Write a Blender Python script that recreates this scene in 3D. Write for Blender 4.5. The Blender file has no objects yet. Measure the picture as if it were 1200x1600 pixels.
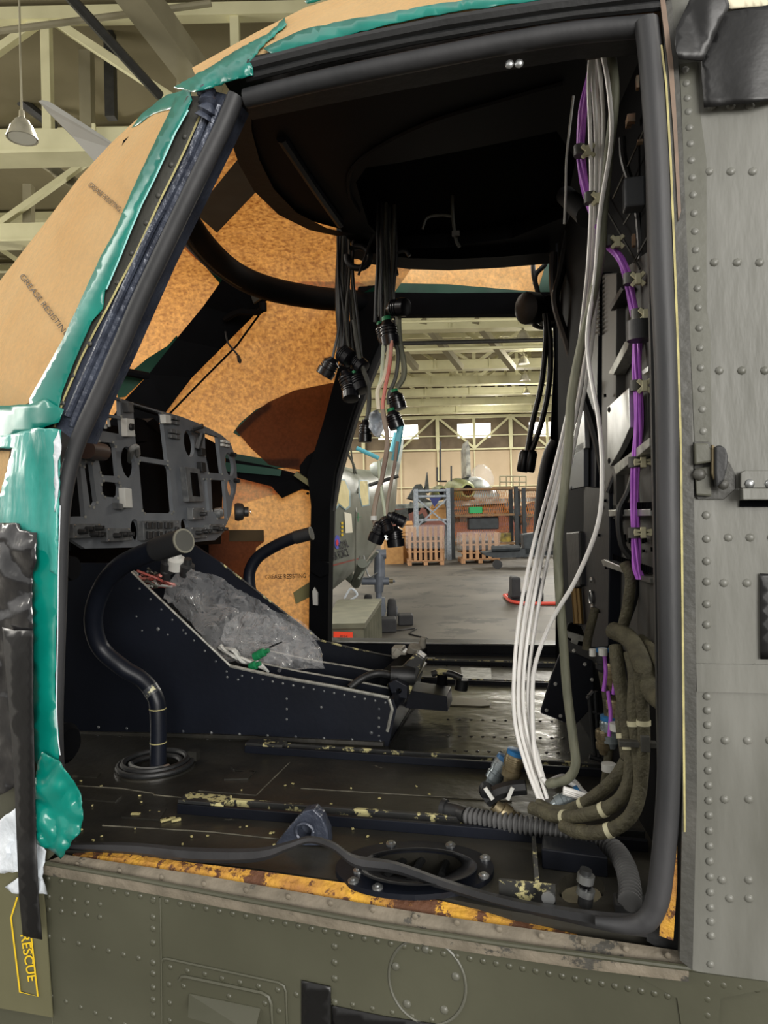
import bpy, math, random
from mathutils import Vector, Matrix, noise, kdtree
from mathutils.geometry import tessellate_polygon, delaunay_2d_cdt, intersect_point_line
random.seed(7)
S = bpy.context.scene
COL = S.collection
# ---------------------------------------------------------------- camera, world, light, exposure
FPX = 1110.0
YAW, ROLL = math.radians(11.8), math.radians(1.26)
CAM = Vector((0, 0, 1.6))
FW = Vector((-math.sin(YAW), math.cos(YAW), 0))
RT0 = Vector((math.cos(YAW), math.sin(YAW), 0))
UP0 = Vector((0, 0, 1))
RT = RT0 * math.cos(ROLL) - UP0 * math.sin(ROLL)
UP = UP0 * math.cos(ROLL) + RT0 * math.sin(ROLL)
cd = bpy.data.cameras.new('camera'); cam = bpy.data.objects.new('camera', cd); COL.objects.link(cam)
cd.sensor_fit = 'VERTICAL'; cd.sensor_height = 36; cd.lens = FPX / 1600 * 36; cd.clip_start = 0.05; cd.clip_end = 300
m = Matrix((RT, UP, -FW)).transposed().to_4x4(); m.translation = CAM
cam.matrix_world = m
S.camera = cam
S.view_settings.view_transform = 'Standard'; S.view_settings.look = 'None'
S.view_settings.gamma = 1; S.view_settings.use_curve_mapping = False
S.view_settings.exposure = 0.30
w = bpy.data.worlds.new('world'); S.world = w; w.use_nodes = True
w.node_tree.nodes['Background'].inputs[0].default_value = (1.0, 0.97, 0.92, 1)
w.node_tree.nodes['Background'].inputs[1].default_value = 0.62

def W(l, d, z):                      # hangar coordinates: along the wall, into the depth, height
    return RT0 * l + FW * d + Vector((0, 0, z))

def area(name, loc, size, energy, target, color=(1, .96, .88), sy=None):
    l = bpy.data.lights.new(name, 'AREA'); l.energy = energy; l.color = color
    l.shape = 'RECTANGLE'; l.size = size; l.size_y = sy or size
    o = bpy.data.objects.new(name, l); COL.objects.link(o); o.location = loc
    o.rotation_euler = (Vector(target) - Vector(loc)).to_track_quat('-Z', 'Y').to_euler()
    return o
for i, (l, d, e) in enumerate([(-10, 0, 420), (8, -2, 420), (-4, 11, 800), (9, 12, 700), (-8, 24, 1100), (8, 25, 1100), (-6, 37, 1200), (9, 37, 1200)]):
    area('high_bay_light', W(l, d, 7.2), 3.2, e, W(l, d + 0.01, 0))
for l in (-13, -5, 6.2):
    for d in (17, 25, 33, 40):
        pl = bpy.data.lights.new('beam_fill_light', 'POINT'); pl.energy = 170; pl.shadow_soft_size = .3; pl.color = (1, .95, .84)  # point lights added under the trusses to brighten the beams
        po = bpy.data.objects.new('beam_fill_light', pl); COL.objects.link(po); po.location = W(l, d, 6.2)
# fill light added behind the camera to reach into the cockpit
area('front_fill_light', W(2.6, -7.5, 3.2), 4.5, 700, W(0.0, 1.6, 1.5), (1, .97, .92), 3.5)
area('side_area_light', W(-15, 9, 6.0), 6, 1500, W(-1.0, 2.2, 1.9), (1, .95, .86), 5)  # unseen area light at the side, aimed at the nose

# ---------------------------------------------------------------- helpers
def ray(px, py):
    return FW + RT * ((px - 600) / FPX) + UP * ((800 - py) / FPX)
def D(px, py, d): return CAM + ray(px, py) * d
def PY(px, py, Y): r = ray(px, py); return CAM + r * (Y / r.y)
def PX(px, py, X): r = ray(px, py); return CAM + r * (X / r.x)
def PZ(px, py, z): r = ray(px, py); return CAM + r * ((z - 1.6) / r.z)
def plane_fn(p0, n):
    n = Vector(n).normalized(); p0 = Vector(p0)
    def f(px, py, off=0.0):
        r = ray(px, py); return CAM + r * (((p0 - n * off) - CAM).dot(n) / r.dot(n))
    f.n = n
    return f
# the aircraft's side at the door: a vertical plane that closes in towards the nose
SK = plane_fn((0, 0.933, 1.6), (0.087, 1, 0))         # off > 0 is towards the camera, i.e. outboard
NS = SK.n

MATS = {}
def lin(c): return tuple(((x / 255) / 12.92 if x <= 10 else ((x / 255 + .055) / 1.055) ** 2.4) for x in c) + (1,)
def mat(name, c1, c2=None, rough=.5, metal=0, scale=8, bump=.0, bscale=60, c3=None, c3amt=.62, c3scale=14, stretch=None, emit=0, spec=.5, coat=0):
    if name in MATS: return MATS[name]
    m = bpy.data.materials.new(name); m.use_nodes = True; nt = m.node_tree; b = nt.nodes['Principled BSDF']
    b.inputs['Roughness'].default_value = rough; b.inputs['Metallic'].default_value = metal
    b.inputs['Specular IOR Level'].default_value = spec
    if coat: b.inputs['Coat Weight'].default_value = coat; b.inputs['Coat Roughness'].default_value = .15
    tc = nt.nodes.new('ShaderNodeTexCoord'); src = tc.outputs['Object']
    if stretch:
        mp = nt.nodes.new('ShaderNodeMapping'); mp.inputs['Scale'].default_value = stretch
        nt.links.new(src, mp.inputs[0]); src = mp.outputs[0]
    n = nt.nodes.new('ShaderNodeTexNoise'); n.inputs['Scale'].default_value = scale; n.inputs['Detail'].default_value = 6
    nt.links.new(src, n.inputs['Vector'])
    r = nt.nodes.new('ShaderNodeValToRGB'); r.color_ramp.elements[0].position = .35; r.color_ramp.elements[1].position = .68
    r.color_ramp.elements[0].color = lin(c1); r.color_ramp.elements[1].color = lin(c2 or c1)
    nt.links.new(n.outputs['Fac'], r.inputs[0]); out = r.outputs[0]
    if c3:
        n3 = nt.nodes.new('ShaderNodeTexNoise'); n3.inputs['Scale'].default_value = c3scale; n3.inputs['Detail'].default_value = 8; n3.inputs['Roughness'].default_value = .7
        nt.links.new(src, n3.inputs['Vector'])
        r3 = nt.nodes.new('ShaderNodeValToRGB'); r3.color_ramp.elements[0].position = c3amt; r3.color_ramp.elements[1].position = c3amt + .03
        r3.color_ramp.elements[0].color = (0, 0, 0, 1); r3.color_ramp.elements[1].color = (1, 1, 1, 1)
        nt.links.new(n3.outputs['Fac'], r3.inputs[0])
        mx = nt.nodes.new('ShaderNodeMix'); mx.data_type = 'RGBA'
        nt.links.new(r3.outputs[0], mx.inputs[0]); nt.links.new(out, mx.inputs[6]); mx.inputs[7].default_value = lin(c3); out = mx.outputs[2]
    nt.links.new(out, b.inputs['Base Color'])
    if emit:
        nt.links.new(out, b.inputs['Emission Color']); b.inputs['Emission Strength'].default_value = emit
    if bump:
        nb = nt.nodes.new('ShaderNodeTexNoise'); nb.inputs['Scale'].default_value = bscale; nb.inputs['Detail'].default_value = 4
        nt.links.new(src, nb.inputs['Vector'])
        bp = nt.nodes.new('ShaderNodeBump'); bp.inputs['Strength'].default_value = bump; bp.inputs['Distance'].default_value = .01
        nt.links.new(nb.outputs['Fac'], bp.inputs['Height']); nt.links.new(bp.outputs[0], b.inputs['Normal'])
    MATS[name] = m
    return m
olive = mat('olive_skin', (68, 68, 55), (80, 80, 66), rough=.38, scale=3, bump=.08, bscale=25)
grey = mat('lit_grey_skin', (92, 92, 85), (116, 116, 110), rough=.4, scale=5, bump=.08, bscale=20, stretch=(3, 3, .7), c3=(196, 196, 186), c3amt=.735, c3scale=16)  # greyer aft panel, lightened in its colour for the light it catches
greyd = mat('grey_green_skin', (78, 78, 68), (94, 94, 84), rough=.42, scale=6, bump=.06, c3=(190, 190, 176), c3amt=.7, c3scale=22)
frame_m = mat('frame_paint', (58, 58, 54), (74, 73, 68), rough=.5, scale=12, bump=.15, bscale=80)
taupe = mat('worn_sealant', (98, 91, 78), (124, 115, 100), rough=.7, scale=20, bump=.4, bscale=60, c3=(62, 60, 54), c3amt=.58, c3scale=18)
rust = mat('yellow_corroded_primer', (204, 154, 48), (146, 98, 50), rough=.75, scale=22, bump=.6, bscale=90, c3=(86, 52, 30), c3amt=.50, c3scale=26)
cream = mat('yellow_primer_line', (196, 186, 128), (150, 142, 100), rough=.7, scale=40)
pink = mat('pink_brown_sealant', (138, 116, 100), (110, 96, 84), rough=.7, scale=30)
rubber = mat('grey_rubber', (38, 39, 41), (54, 54, 56), rough=.55, scale=7, bump=.05, stretch=(2, 2, .6))
rubberd = mat('black_rubber', (24, 25, 26), (36, 37, 38), rough=.5, scale=9, bump=.1)
bluef = mat('blue_grey_foil', (50, 54, 66), (70, 76, 90), rough=.32, scale=20, bump=.5, bscale=50, metal=.2)
black = mat('cockpit_black', (6, 7, 9), (10, 11, 14), rough=.75, scale=10, spec=.08)
navy = mat('navy_black_paint', (13, 16, 24), (18, 22, 32), rough=.42, spec=.35, scale=5, bump=.05, c3=(150, 150, 140), c3amt=.745, c3scale=30)
lining = mat('roof_lining', (13, 13, 15), (20, 20, 22), rough=.6, scale=4, spec=.2)
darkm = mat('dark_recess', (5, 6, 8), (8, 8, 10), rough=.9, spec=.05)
panelm = mat('panel_grey', (92, 96, 101), (106, 110, 114), rough=.6, scale=14, bump=.03)
panelb = mat('panel_unit_grey', (70, 72, 74), (98, 100, 100), rough=.5, scale=40)
whitem = mat('white_plastic', (206, 206, 200), (180, 180, 174), rough=.5)
chip = mat('bare_metal_edge', (170, 170, 162), (120, 120, 114), rough=.4, metal=.4, scale=50)
floorm = mat('cockpit_floor_paint', (34, 34, 31), (54, 52, 46), rough=.36, scale=7, bump=.25, bscale=22, c3=(92, 89, 78), c3amt=.64, c3scale=12)
floors = mat('worn_shiny_floor', (40, 41, 39), (70, 70, 66), rough=.22, scale=7, bump=.5, bscale=9, metal=.4)
edgem = mat('chipped_rail_edge', (34, 35, 36), (52, 52, 50), rough=.45, c3=(188, 180, 130), c3amt=.535, c3scale=30, scale=20)
tapeg = mat('green_tape', (0, 104, 92), (4, 128, 114), rough=.3, scale=9, bump=.08, bscale=14, coat=.15)
tapel = mat('pale_green_tape', (70, 156, 146), (14, 124, 112), rough=.34, scale=14, bump=.35, bscale=26, coat=.15, stretch=(2, 2, .5))
tapek = mat('black_tape', (9, 9, 10), (15, 15, 16), rough=.42, scale=6, bump=.2, bscale=20)
tapes = mat('shiny_black_sheet', (22, 22, 24), (32, 32, 34), rough=.2, scale=6, bump=.8, bscale=9, coat=.5)
white_cable = mat('white_cable', (242, 240, 236), (230, 228, 224), rough=.4, scale=30)
purple = mat('purple_wire', (190, 108, 216), (170, 90, 200), rough=.42, scale=40)
khaki = mat('khaki_sleeve', (62, 58, 42), (84, 80, 60), rough=.75, scale=60, bump=.4, bscale=200)
oliver = mat('olive_grey_sleeve', (96, 98, 82), (128, 128, 108), rough=.6, scale=60, bump=.3, bscale=120, stretch=(1, 1, .2))
wirek = mat('black_wire', (20, 21, 22), (34, 34, 34), rough=.42, scale=30)
wireo = mat('olive_wire', (52, 52, 46), (70, 70, 60), rough=.5, scale=40)
steel = mat('brushed_steel', (150, 152, 152), (186, 188, 188), rough=.32, metal=.85, scale=20)
brass = mat('olive_connector', (112, 100, 76), (140, 128, 100), rough=.38, metal=.6, scale=40)
bluec = mat('blue_cap', (34, 98, 150), (44, 120, 176), rough=.4)
greenc = mat('green_band', (20, 110, 66), (30, 130, 80), rough=.5)
cond = mat('hose_rubber', (78, 78, 78), (96, 96, 96), rough=.55, scale=20)
clipm = mat('bone_clip', (196, 192, 160), (176, 170, 140), rough=.6)
yell = mat('yellow_paint', (226, 190, 40), (210, 176, 34), rough=.5)
redm = mat('orange_label', (238, 66, 28), (228, 58, 24), rough=.6)
inkm = mat('dark_ink', (60, 52, 40), (70, 60, 46), rough=.8)
concrete = mat('concrete_floor', (56, 52, 45), (86, 81, 72), rough=.6, scale=.7, bump=.05, c3=(46, 43, 38), c3amt=.55, c3scale=1.3)
wallm = mat('hangar_wall', (188, 168, 140), (204, 184, 156), rough=.85, scale=.6, c3=(172, 148, 120), c3amt=.68, c3scale=.9)
wallu = mat('upper_hangar_wall', (100, 88, 74), (126, 112, 94), rough=.9, scale=1.2)
roofm = mat('roof_cladding', (118, 110, 84), (134, 126, 98), rough=.9, scale=.5)
truss = mat('cream_truss_paint', (226, 222, 182), (210, 206, 166), rough=.6, scale=1.5)
truss2 = mat('grey_truss_paint', (140, 134, 110), (156, 150, 124), rough=.7, scale=1.5)
pipe_m = mat('dark_pipe', (40, 40, 40), (52, 52, 50), rough=.5)
wood = mat('pallet_wood', (176, 136, 100), (150, 112, 78), rough=.75, scale=10, stretch=(1, 1, .2))
card = mat('cardboard', (190, 146, 92), (172, 128, 80), rough=.85)
orange_mesh = mat('orange_mesh', (236, 150, 60), (220, 130, 48), rough=.6)
rackb = mat('blue_grey_rack', (158, 168, 178), (120, 130, 142), rough=.45, scale=20)
rackd = mat('dark_rack', (34, 40, 44), (50, 56, 60), rough=.5)
oliveb = mat('crate_olive', (84, 84, 68), (104, 102, 84), rough=.6, scale=6)
hull = mat('far_hull_paint', (98, 102, 92), (124, 128, 118), rough=.38, scale=2.0, bump=.03)
hulll = mat('far_hull_light', (168, 174, 168), (130, 136, 128), rough=.4, scale=3)
window_paper = mat('cream_paper', (226, 212, 160), (214, 200, 150), rough=.8)
tyre = mat('tyre_rubber', (34, 34, 36), (46, 46, 48), rough=.7)
strut_m = mat('strut_grey', (92, 98, 108), (110, 116, 126), rough=.4, metal=.2)
blade_m = mat('blade_grey', (140, 140, 134), (150, 150, 144), rough=.5, scale=3)
foam = mat('white_wrap', (214, 220, 226), (196, 204, 212), rough=.6, bump=.6, bscale=30, scale=12)
redp = mat('faded_red', (150, 70, 60), (140, 64, 56), rough=.6)
lit = mat('daylight_window', (255, 252, 240), emit=5.0)

def paper_mat(nm='brown_masking_paper', da=(.92, .60, .29, 1), db=(.98, .70, .37, 1), ta=(.27, .075, .010, 1), tb_=(.84, .38, .085, 1)):
    m = bpy.data.materials.new(nm); m.use_nodes = True; nt = m.node_tree; nt.nodes.clear()
    out = nt.nodes.new('ShaderNodeOutputMaterial'); ms = nt.nodes.new('ShaderNodeMixShader'); ms.inputs[0].default_value = .5
    df = nt.nodes.new('ShaderNodeBsdfDiffuse'); tr = nt.nodes.new('ShaderNodeBsdfTranslucent')
    tc = nt.nodes.new('ShaderNodeTexCoord')
    def ramp(scale, a, b, c0, c1, det=5):
        n = nt.nodes.new('ShaderNodeTexNoise'); n.inputs['Scale'].default_value = scale; n.inputs['Detail'].default_value = det; n.inputs['Roughness'].default_value = .65
        nt.links.new(tc.outputs['Object'], n.inputs['Vector'])
        r = nt.nodes.new('ShaderNodeValToRGB'); r.color_ramp.elements[0].position = a; r.color_ramp.elements[1].position = b
        r.color_ramp.elements[0].color = c0; r.color_ramp.elements[1].color = c1
        nt.links.new(n.outputs['Fac'], r.inputs[0]); return r, n
    r1, _ = ramp(3, .3, .7, da, db); nt.links.new(r1.outputs[0], df.inputs[0])
    r2, n2 = ramp(70, .36, .64, ta, tb_, 6); nt.links.new(r2.outputs[0], tr.inputs[0])
    nw = nt.nodes.new('ShaderNodeTexNoise'); nw.inputs['Scale'].default_value = 4; nw.inputs['Detail'].default_value = 1.5; nw.inputs['Distortion'].default_value = 1.0
    nt.links.new(tc.outputs['Object'], nw.inputs['Vector'])
    bp = nt.nodes.new('ShaderNodeBump'); bp.inputs['Strength'].default_value = .6; bp.inputs['Distance'].default_value = .04
    nt.links.new(nw.outputs['Fac'], bp.inputs['Height'])
    nt.links.new(bp.outputs[0], df.inputs['Normal']); nt.links.new(bp.outputs[0], tr.inputs['Normal'])
    nt.links.new(df.outputs[0], ms.inputs[1]); nt.links.new(tr.outputs[0], ms.inputs[2]); nt.links.new(ms.outputs[0], out.inputs[0])
    return m
paper = paper_mat()
brownpatch = paper_mat('brown_patch', (.07, .03, .022, 1), (.10, .045, .03, 1), (.20, .12, .10, 1), (.30, .17, .13, 1))
def film_mat(name, col, op, rough=.12, k=.5):
    m = bpy.data.materials.new(name); m.use_nodes = True; nt = m.node_tree; nt.nodes.clear()
    out = nt.nodes.new('ShaderNodeOutputMaterial'); ms = nt.nodes.new('ShaderNodeMixShader')
    t = nt.nodes.new('ShaderNodeBsdfTransparent'); b = nt.nodes.new('ShaderNodeBsdfPrincipled')
    b.inputs['Base Color'].default_value = col; b.inputs['Roughness'].default_value = rough; b.inputs['Specular IOR Level'].default_value = .9
    tc = nt.nodes.new('ShaderNodeTexCoord'); nz = nt.nodes.new('ShaderNodeTexNoise'); nz.inputs['Scale'].default_value = 11; nz.inputs['Detail'].default_value = 2; nz.inputs['Distortion'].default_value = 1.5
    bp = nt.nodes.new('ShaderNodeBump'); bp.inputs['Strength'].default_value = 1.0; bp.inputs['Distance'].default_value = .03
    nt.links.new(tc.outputs['Object'], nz.inputs['Vector']); nt.links.new(nz.outputs['Fac'], bp.inputs['Height']); nt.links.new(bp.outputs[0], b.inputs['Normal'])
    lw = nt.nodes.new('ShaderNodeLayerWeight'); lw.inputs[0].default_value = .35; nt.links.new(bp.outputs[0], lw.inputs['Normal'])
    ma = nt.nodes.new('ShaderNodeMath'); ma.operation = 'MULTIPLY_ADD'; ma.inputs[1].default_value = k; ma.inputs[2].default_value = op
    nt.links.new(lw.outputs['Facing'], ma.inputs[0]); nt.links.new(ma.outputs[0], ms.inputs[0])
    nt.links.new(t.outputs[0], ms.inputs[1]); nt.links.new(b.outputs[0], ms.inputs[2]); nt.links.new(ms.outputs[0], out.inputs[0])
    return m
film = film_mat('clear_plastic_film', (.93, .94, .95, 1), .05, .08, .5)
wrapf = film_mat('pallet_film', (.8, .8, .82, 1), .12, .15, .2)

class MB:
    def __init__(s): s.v = []; s.f = []; s.mi = []; s.cur = 0
    def add(s, vs, fs):
        o = len(s.v); s.v += [Vector(v) for v in vs]; s.f += [tuple(i + o for i in f) for f in fs]; s.mi += [s.cur] * len(fs); return s
    def box(s, c, sz, rot=None):
        c = Vector(c); h = Vector(sz) / 2; vs = []
        for x in (-1, 1):
            for y in (-1, 1):
                for z in (-1, 1):
                    p = Vector((x * h.x, y * h.y, z * h.z))
                    if rot is not None: p = rot @ p
                    vs.append(c + p)
        return s.add(vs, [(0, 1, 3, 2), (4, 6, 7, 5), (0, 4, 5, 1), (2, 3, 7, 6), (0, 2, 6, 4), (1, 5, 7, 3)])
    def beam(s, a, b, w, h, up=(0, 0, 1)):
        a = Vector(a); b = Vector(b); d = (b - a).normalized(); x = d.cross(Vector(up))
        if x.length < 1e-4: x = d.cross(Vector((1, 0, 0)))
        x.normalize(); y = x.cross(d); vs = []
        for p in (a, b):
            for i, j in ((-1, -1), (1, -1), (1, 1), (-1, 1)): vs.append(p + x * i * w / 2 + y * j * h / 2)
        return s.add(vs, [(0, 1, 2, 3), (7, 6, 5, 4), (0, 4, 5, 1), (1, 5, 6, 2), (2, 6, 7, 3), (3, 7, 4, 0)])
    def prism(s, pts, ext, holes=()):
        ext = Vector(ext); loops = [[Vector(p) for p in pts]] + [[Vector(p) for p in h] for h in holes]
        flat = [p for l in loops for p in l]; n = len(flat)
        tris = tessellate_polygon(loops)
        fs = [tuple(t) for t in tris] + [tuple(i + n for i in reversed(t)) for t in tris]
        o = 0
        for l in loops:
            k = len(l)
            for i in range(k): a, b = o + i, o + (i + 1) % k; fs.append((a, b, b + n, a + n))
            o += k
        return s.add(flat + [p + ext for p in flat], fs)
    def tube(s, path, r, seg=10, caps=True):
        P = [Vector(p) for p in path]; n = len(P); rr = r if isinstance(r, (list, tuple)) else [r] * n
        vs = []; fs = []; prev = None
        for i, p in enumerate(P):
            t = (P[min(i + 1, n - 1)] - P[max(i - 1, 0)])
            if t.length < 1e-9: t = Vector((0, 0, 1))
            t.normalize()
            if prev is None:
                prev = t.cross(Vector((0, 0, 1)))
                if prev.length < .1: prev = t.cross(Vector((1, 0, 0)))
            x = prev - t * prev.dot(t)
            if x.length < 1e-6: x = t.orthogonal()
            x.normalize(); y = t.cross(x); prev = x
            for k in range(seg):
                a = 2 * math.pi * k / seg; vs.append(p + (x * math.cos(a) + y * math.sin(a)) * rr[i])
        for i in range(n - 1):
            for k in range(seg):
                a = i * seg + k; b = i * seg + (k + 1) % seg; fs.append((a, b, b + seg, a + seg))
        if caps: fs.append(tuple(reversed(range(seg)))); fs.append(tuple((n - 1) * seg + k for k in range(seg)))
        return s.add(vs, fs)
    def lathe(s, p, axis, prof, seg=18):       # prof: (distance along axis, radius)
        axis = Vector(axis).normalized(); p = Vector(p)
        x = axis.orthogonal().normalized(); y = axis.cross(x); vs = []; fs = []; n = len(prof)
        for (a, r) in prof:
            for k in range(seg):
                t = 2 * math.pi * k / seg; vs.append(p + axis * a + (x * math.cos(t) + y * math.sin(t)) * max(r, 1e-5))
        for i in range(n - 1):
            for k in range(seg):
                a = i * seg + k; b = i * seg + (k + 1) % seg; fs.append((a, b, b + seg, a + seg))
        fs.append(tuple(reversed(range(seg)))); fs.append(tuple((n - 1) * seg + k for k in range(seg)))
        return s.add(vs, fs)
    def dome(s, p, n, r, h=None, seg=8):
        h = h or r * .55; return s.lathe(Vector(p) - Vector(n) * .0005, n, [(0, r), (h * .6, r * .85), (h, r * .4)], seg)
    def grid(s, rows, closed=False):
        k = len(rows[0]); vs = [p for r in rows for p in r]; fs = []
        for i in range(len(rows) - 1):
            for j in range(k - 1 if not closed else k):
                a = i * k + j; b = i * k + (j + 1) % k; fs.append((a, b, b + k, a + k))
        return s.add(vs, fs)
    def build(s, name, mt, parent=None, smooth=False, solid=0, bevel=0, label=None):
        me = bpy.data.meshes.new(name); me.from_pydata([tuple(v) for v in s.v], [], s.f)
        for x in (mt if isinstance(mt, (list, tuple)) else [mt]): me.materials.append(x)
        if any(s.mi): me.polygons.foreach_set('material_index', s.mi)
        me.update()
        o = bpy.data.objects.new(name, me); COL.objects.link(o)
        import bmesh
        bm = bmesh.new(); bm.from_mesh(me); bmesh.ops.remove_doubles(bm, verts=bm.verts, dist=1e-6)
        bmesh.ops.recalc_face_normals(bm, faces=bm.faces)
        if smooth:
            for f in bm.faces: f.smooth = True
            for e in bm.edges:
                if len(e.link_faces) == 2 and e.calc_face_angle(0) > math.radians(42): e.smooth = False
        bm.to_mesh(me); bm.free()
        if bevel:
            md = o.modifiers.new('bevel', 'BEVEL'); md.width = bevel; md.segments = 2; md.limit_method = 'ANGLE'
        if solid:
            md = o.modifiers.new('solid', 'SOLIDIFY'); md.thickness = solid; md.offset = 0
        if parent is not None: attach(o, parent)
        if label: o['label'] = label
        return o
def attach(o, parent):
    o.parent = parent; o.matrix_parent_inverse = Matrix.Translation(-BASE.get(parent.name, Vector((0, 0, 0))))
BASE = {}
def thing(name, label, cat, loc=(0, 0, 0), group=None):
    o = bpy.data.objects.new(name, None); COL.objects.link(o); o.location = Vector(loc); o.empty_display_size = .05
    BASE[o.name] = Vector(loc); o['label'] = label; o['category'] = cat
    if group: o['group'] = group
    return o
def tag(o, label, cat, group=None, kind=None):
    o['label'] = label; o['category'] = cat
    if group: o['group'] = group
    if kind: o['kind'] = kind
    return o
def struct(o): o['kind'] = 'structure'; return o
def smooth_path(P, n=8):
    P = [Vector(p) for p in P]
    if len(P) < 3: return [P[0].lerp(P[-1], i / n) for i in range(n + 1)]
    out = []; Q = [P[0] * 2 - P[1]] + P + [P[-1] * 2 - P[-2]]
    for i in range(1, len(Q) - 2):
        a, b, c, d = Q[i - 1:i + 3]
        for k in range(n):
            t = k / n; out.append(.5 * ((2 * b) + (c - a) * t + (2 * a - 5 * b + 4 * c - d) * t * t + (3 * b - a - 3 * c + d) * t ** 3))
    out.append(P[-1]); return out
def jit(p, s): return Vector(p) + Vector((random.uniform(-s, s), random.uniform(-s, s), random.uniform(-s, s)))
def inside(p, poly):
    x, y = p; c = False; j = len(poly) - 1
    for i in range(len(poly)):
        xi, yi = poly[i][:2]; xj, yj = poly[j][:2]
        if (yi > y) != (yj > y) and x < (xj - xi) * (y - yi) / (yj - yi) + xi: c = not c
        j = i
    return c
def drape(poly, fn, step=14, amp=0, nscale=9, seed=0, edge_jit=0, ridge=False, sx=1.0):
    """triangulated sheet over a pixel outline, laid on the surface fn"""
    pts = []
    for i in range(len(poly)):
        a = Vector(poly[i][:2]); b = Vector(poly[(i + 1) % len(poly)][:2]); k = max(1, int((b - a).length / step))
        for q in range(k):
            p = a.lerp(b, q / k)
            if edge_jit and q: p = p + Vector((random.uniform(-1, 1), random.uniform(-1, 1))) * edge_jit
            pts.append(p)
    nb = len(pts); xs = [p.x for p in pts]; ys = [p.y for p in pts]; bp = [tuple(p) for p in pts]
    y = min(ys) + step * .5; row = 0
    while y < max(ys):
        x = min(xs) + step * (.5 if row % 2 else .25)
        while x < max(xs):
            if inside((x, y), bp) and min((Vector((x, y)) - q).length for q in pts[:nb]) > step * .45: pts.append(Vector((x, y)))
            x += step
        y += step * .87; row += 1
    vs, es, fs, *_ = delaunay_2d_cdt(pts, [(i, (i + 1) % nb) for i in range(nb)], [], 1, 1e-4)
    mb = MB(); out = []
    for p in vs:
        q = fn(p.x, p.y)
        if amp:
            r = (q - CAM).normalized(); k_ = Vector((q.x, q.y, q.z * sx)) * nscale
            if ridge: q = q + r * amp * (1 - 2.6 * abs(noise.noise(k_ + Vector((seed, seed * 1.7, 0)))) - 1.3 * abs(noise.noise(k_ * 2.3 + Vector((0, seed, 3)))))
            else: q = q + r * amp * (noise.noise(q * nscale + Vector((seed, seed * 1.7, 0))) + .5 * noise.noise(q * nscale * 2.7 + Vector((0, seed, 3))))
        out.append(q)
    mb.add(out, [tuple(f) for f in fs]); return mb
def fpts(fn, pts, *a): return [fn(p[0], p[1], *a) for p in pts]
def ribbon(fn, pxs, wpx, off=.002, thick=.0015):
    mb = MB(); L = []; R = []
    for i, p in enumerate(pxs):
        a = Vector(pxs[max(i - 1, 0)][:2]); b = Vector(pxs[min(i + 1, len(pxs) - 1)][:2]); d = (b - a).normalized(); n = Vector((-d.y, d.x)) * wpx / 2
        L.append(fn(p[0] + n.x, p[1] + n.y, off)); R.append(fn(p[0] - n.x, p[1] - n.y, off))
    rows = [[l, r, fn_in(r, thick), fn_in(l, thick)] for l, r in zip(L, R)]
    mb.grid(rows, closed=True); mb.f += [(0, 1, 2, 3)]; k = len(mb.v); mb.f += [(k - 4, k - 3, k - 2, k - 1)]; mb.mi += [0, 0]
    return mb
def fn_in(p, t): return p + (p - CAM).normalized() * t
def text(s, name, fn, p0, p1, h, mt, parent, off=.002, bold=0, spacing=1.0):
    """lettering from pixel p0 to p1 along its baseline, h px high"""
    c = bpy.data.curves.new(name, 'FONT'); c.body = s; c.extrude = .004; c.space_character = spacing; c.offset = bold
    t = bpy.data.objects.new(name + '_src', c); COL.objects.link(t); bpy.context.view_layer.update()
    me = bpy.data.meshes.new_from_object(t.evaluated_get(bpy.context.evaluated_depsgraph_get()))
    bpy.data.objects.remove(t); bpy.data.curves.remove(c)
    xs = [v.co.x for v in me.vertices]; x0, x1 = min(xs), max(xs); H = .70
    a = Vector(p0); b = Vector(p1); d = b - a; n = Vector((d.y, -d.x)).normalized()
    for v in me.vertices:
        q = a + d * ((v.co.x - x0) / (x1 - x0)) + n * (v.co.y / H * h)
        v.co = fn(q.x, q.y, off + (v.co.z) * .1)
    me.materials.clear(); me.materials.append(mt)
    o = bpy.data.objects.new(name, me); COL.objects.link(o)
    if parent is not None: attach(o, parent)
    return o
def circ(c, r, n=24, ry=None): ry = ry or r; return [(c[0] + r * math.cos(2 * math.pi * i / n), c[1] + ry * math.sin(2 * math.pi * i / n)) for i in range(n)]
# ================================================================= HANGAR
mb = MB(); mb.box(W(0, 15, -.05), (100, 90, .1), Matrix.Rotation(YAW, 3, 'Z')); struct(mb.build('floor', concrete))
RZ = Matrix.Rotation(YAW, 3, 'Z')
DB = 45.0
mb = MB(); mb.box(W(0, DB + .3, 2.73), (90, .4, 5.5), RZ); struct(mb.build('wall_back', wallm))
# upper band of the far wall, with the window openings left free
wins = [(530, 549), (594, 612), (614, 656), (718, 743), (745, 770), (830, 856), (858, 884)]
def hpx(px): return (px - 600) / FPX * DB
segs = [(-45, hpx(530))]
for i, (a, b) in enumerate(wins): segs.append((hpx(b), hpx(wins[i + 1][0]) if i + 1 < len(wins) else 45))
mb = MB(); mb.box(W(0, DB + .3, 5.83), (90, .4, .74), RZ); mb.box(W(0, DB + .3, 8.6), (90, .4, 3), RZ)
for a, b in segs: mb.box(W((a + b) / 2, DB + .3, 6.65), (b - a, .4, .92), RZ)
struct(mb.build('wall_back_upper', wallu))
for i, (a, b) in enumerate(wins):
    mb = MB(); mb.box(W((hpx(a) + hpx(b)) / 2, DB + .25, 6.65), (hpx(b) - hpx(a), .05, .95), RZ)
    o = struct(mb.build('window_%d' % (i + 1), lit))
def hb(mb, l0, z0, l1, z1, d, w=.12): mb.beam(W(l0, d, z0), W(l1, d, z1), w, w, FW)
mb = MB()
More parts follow.
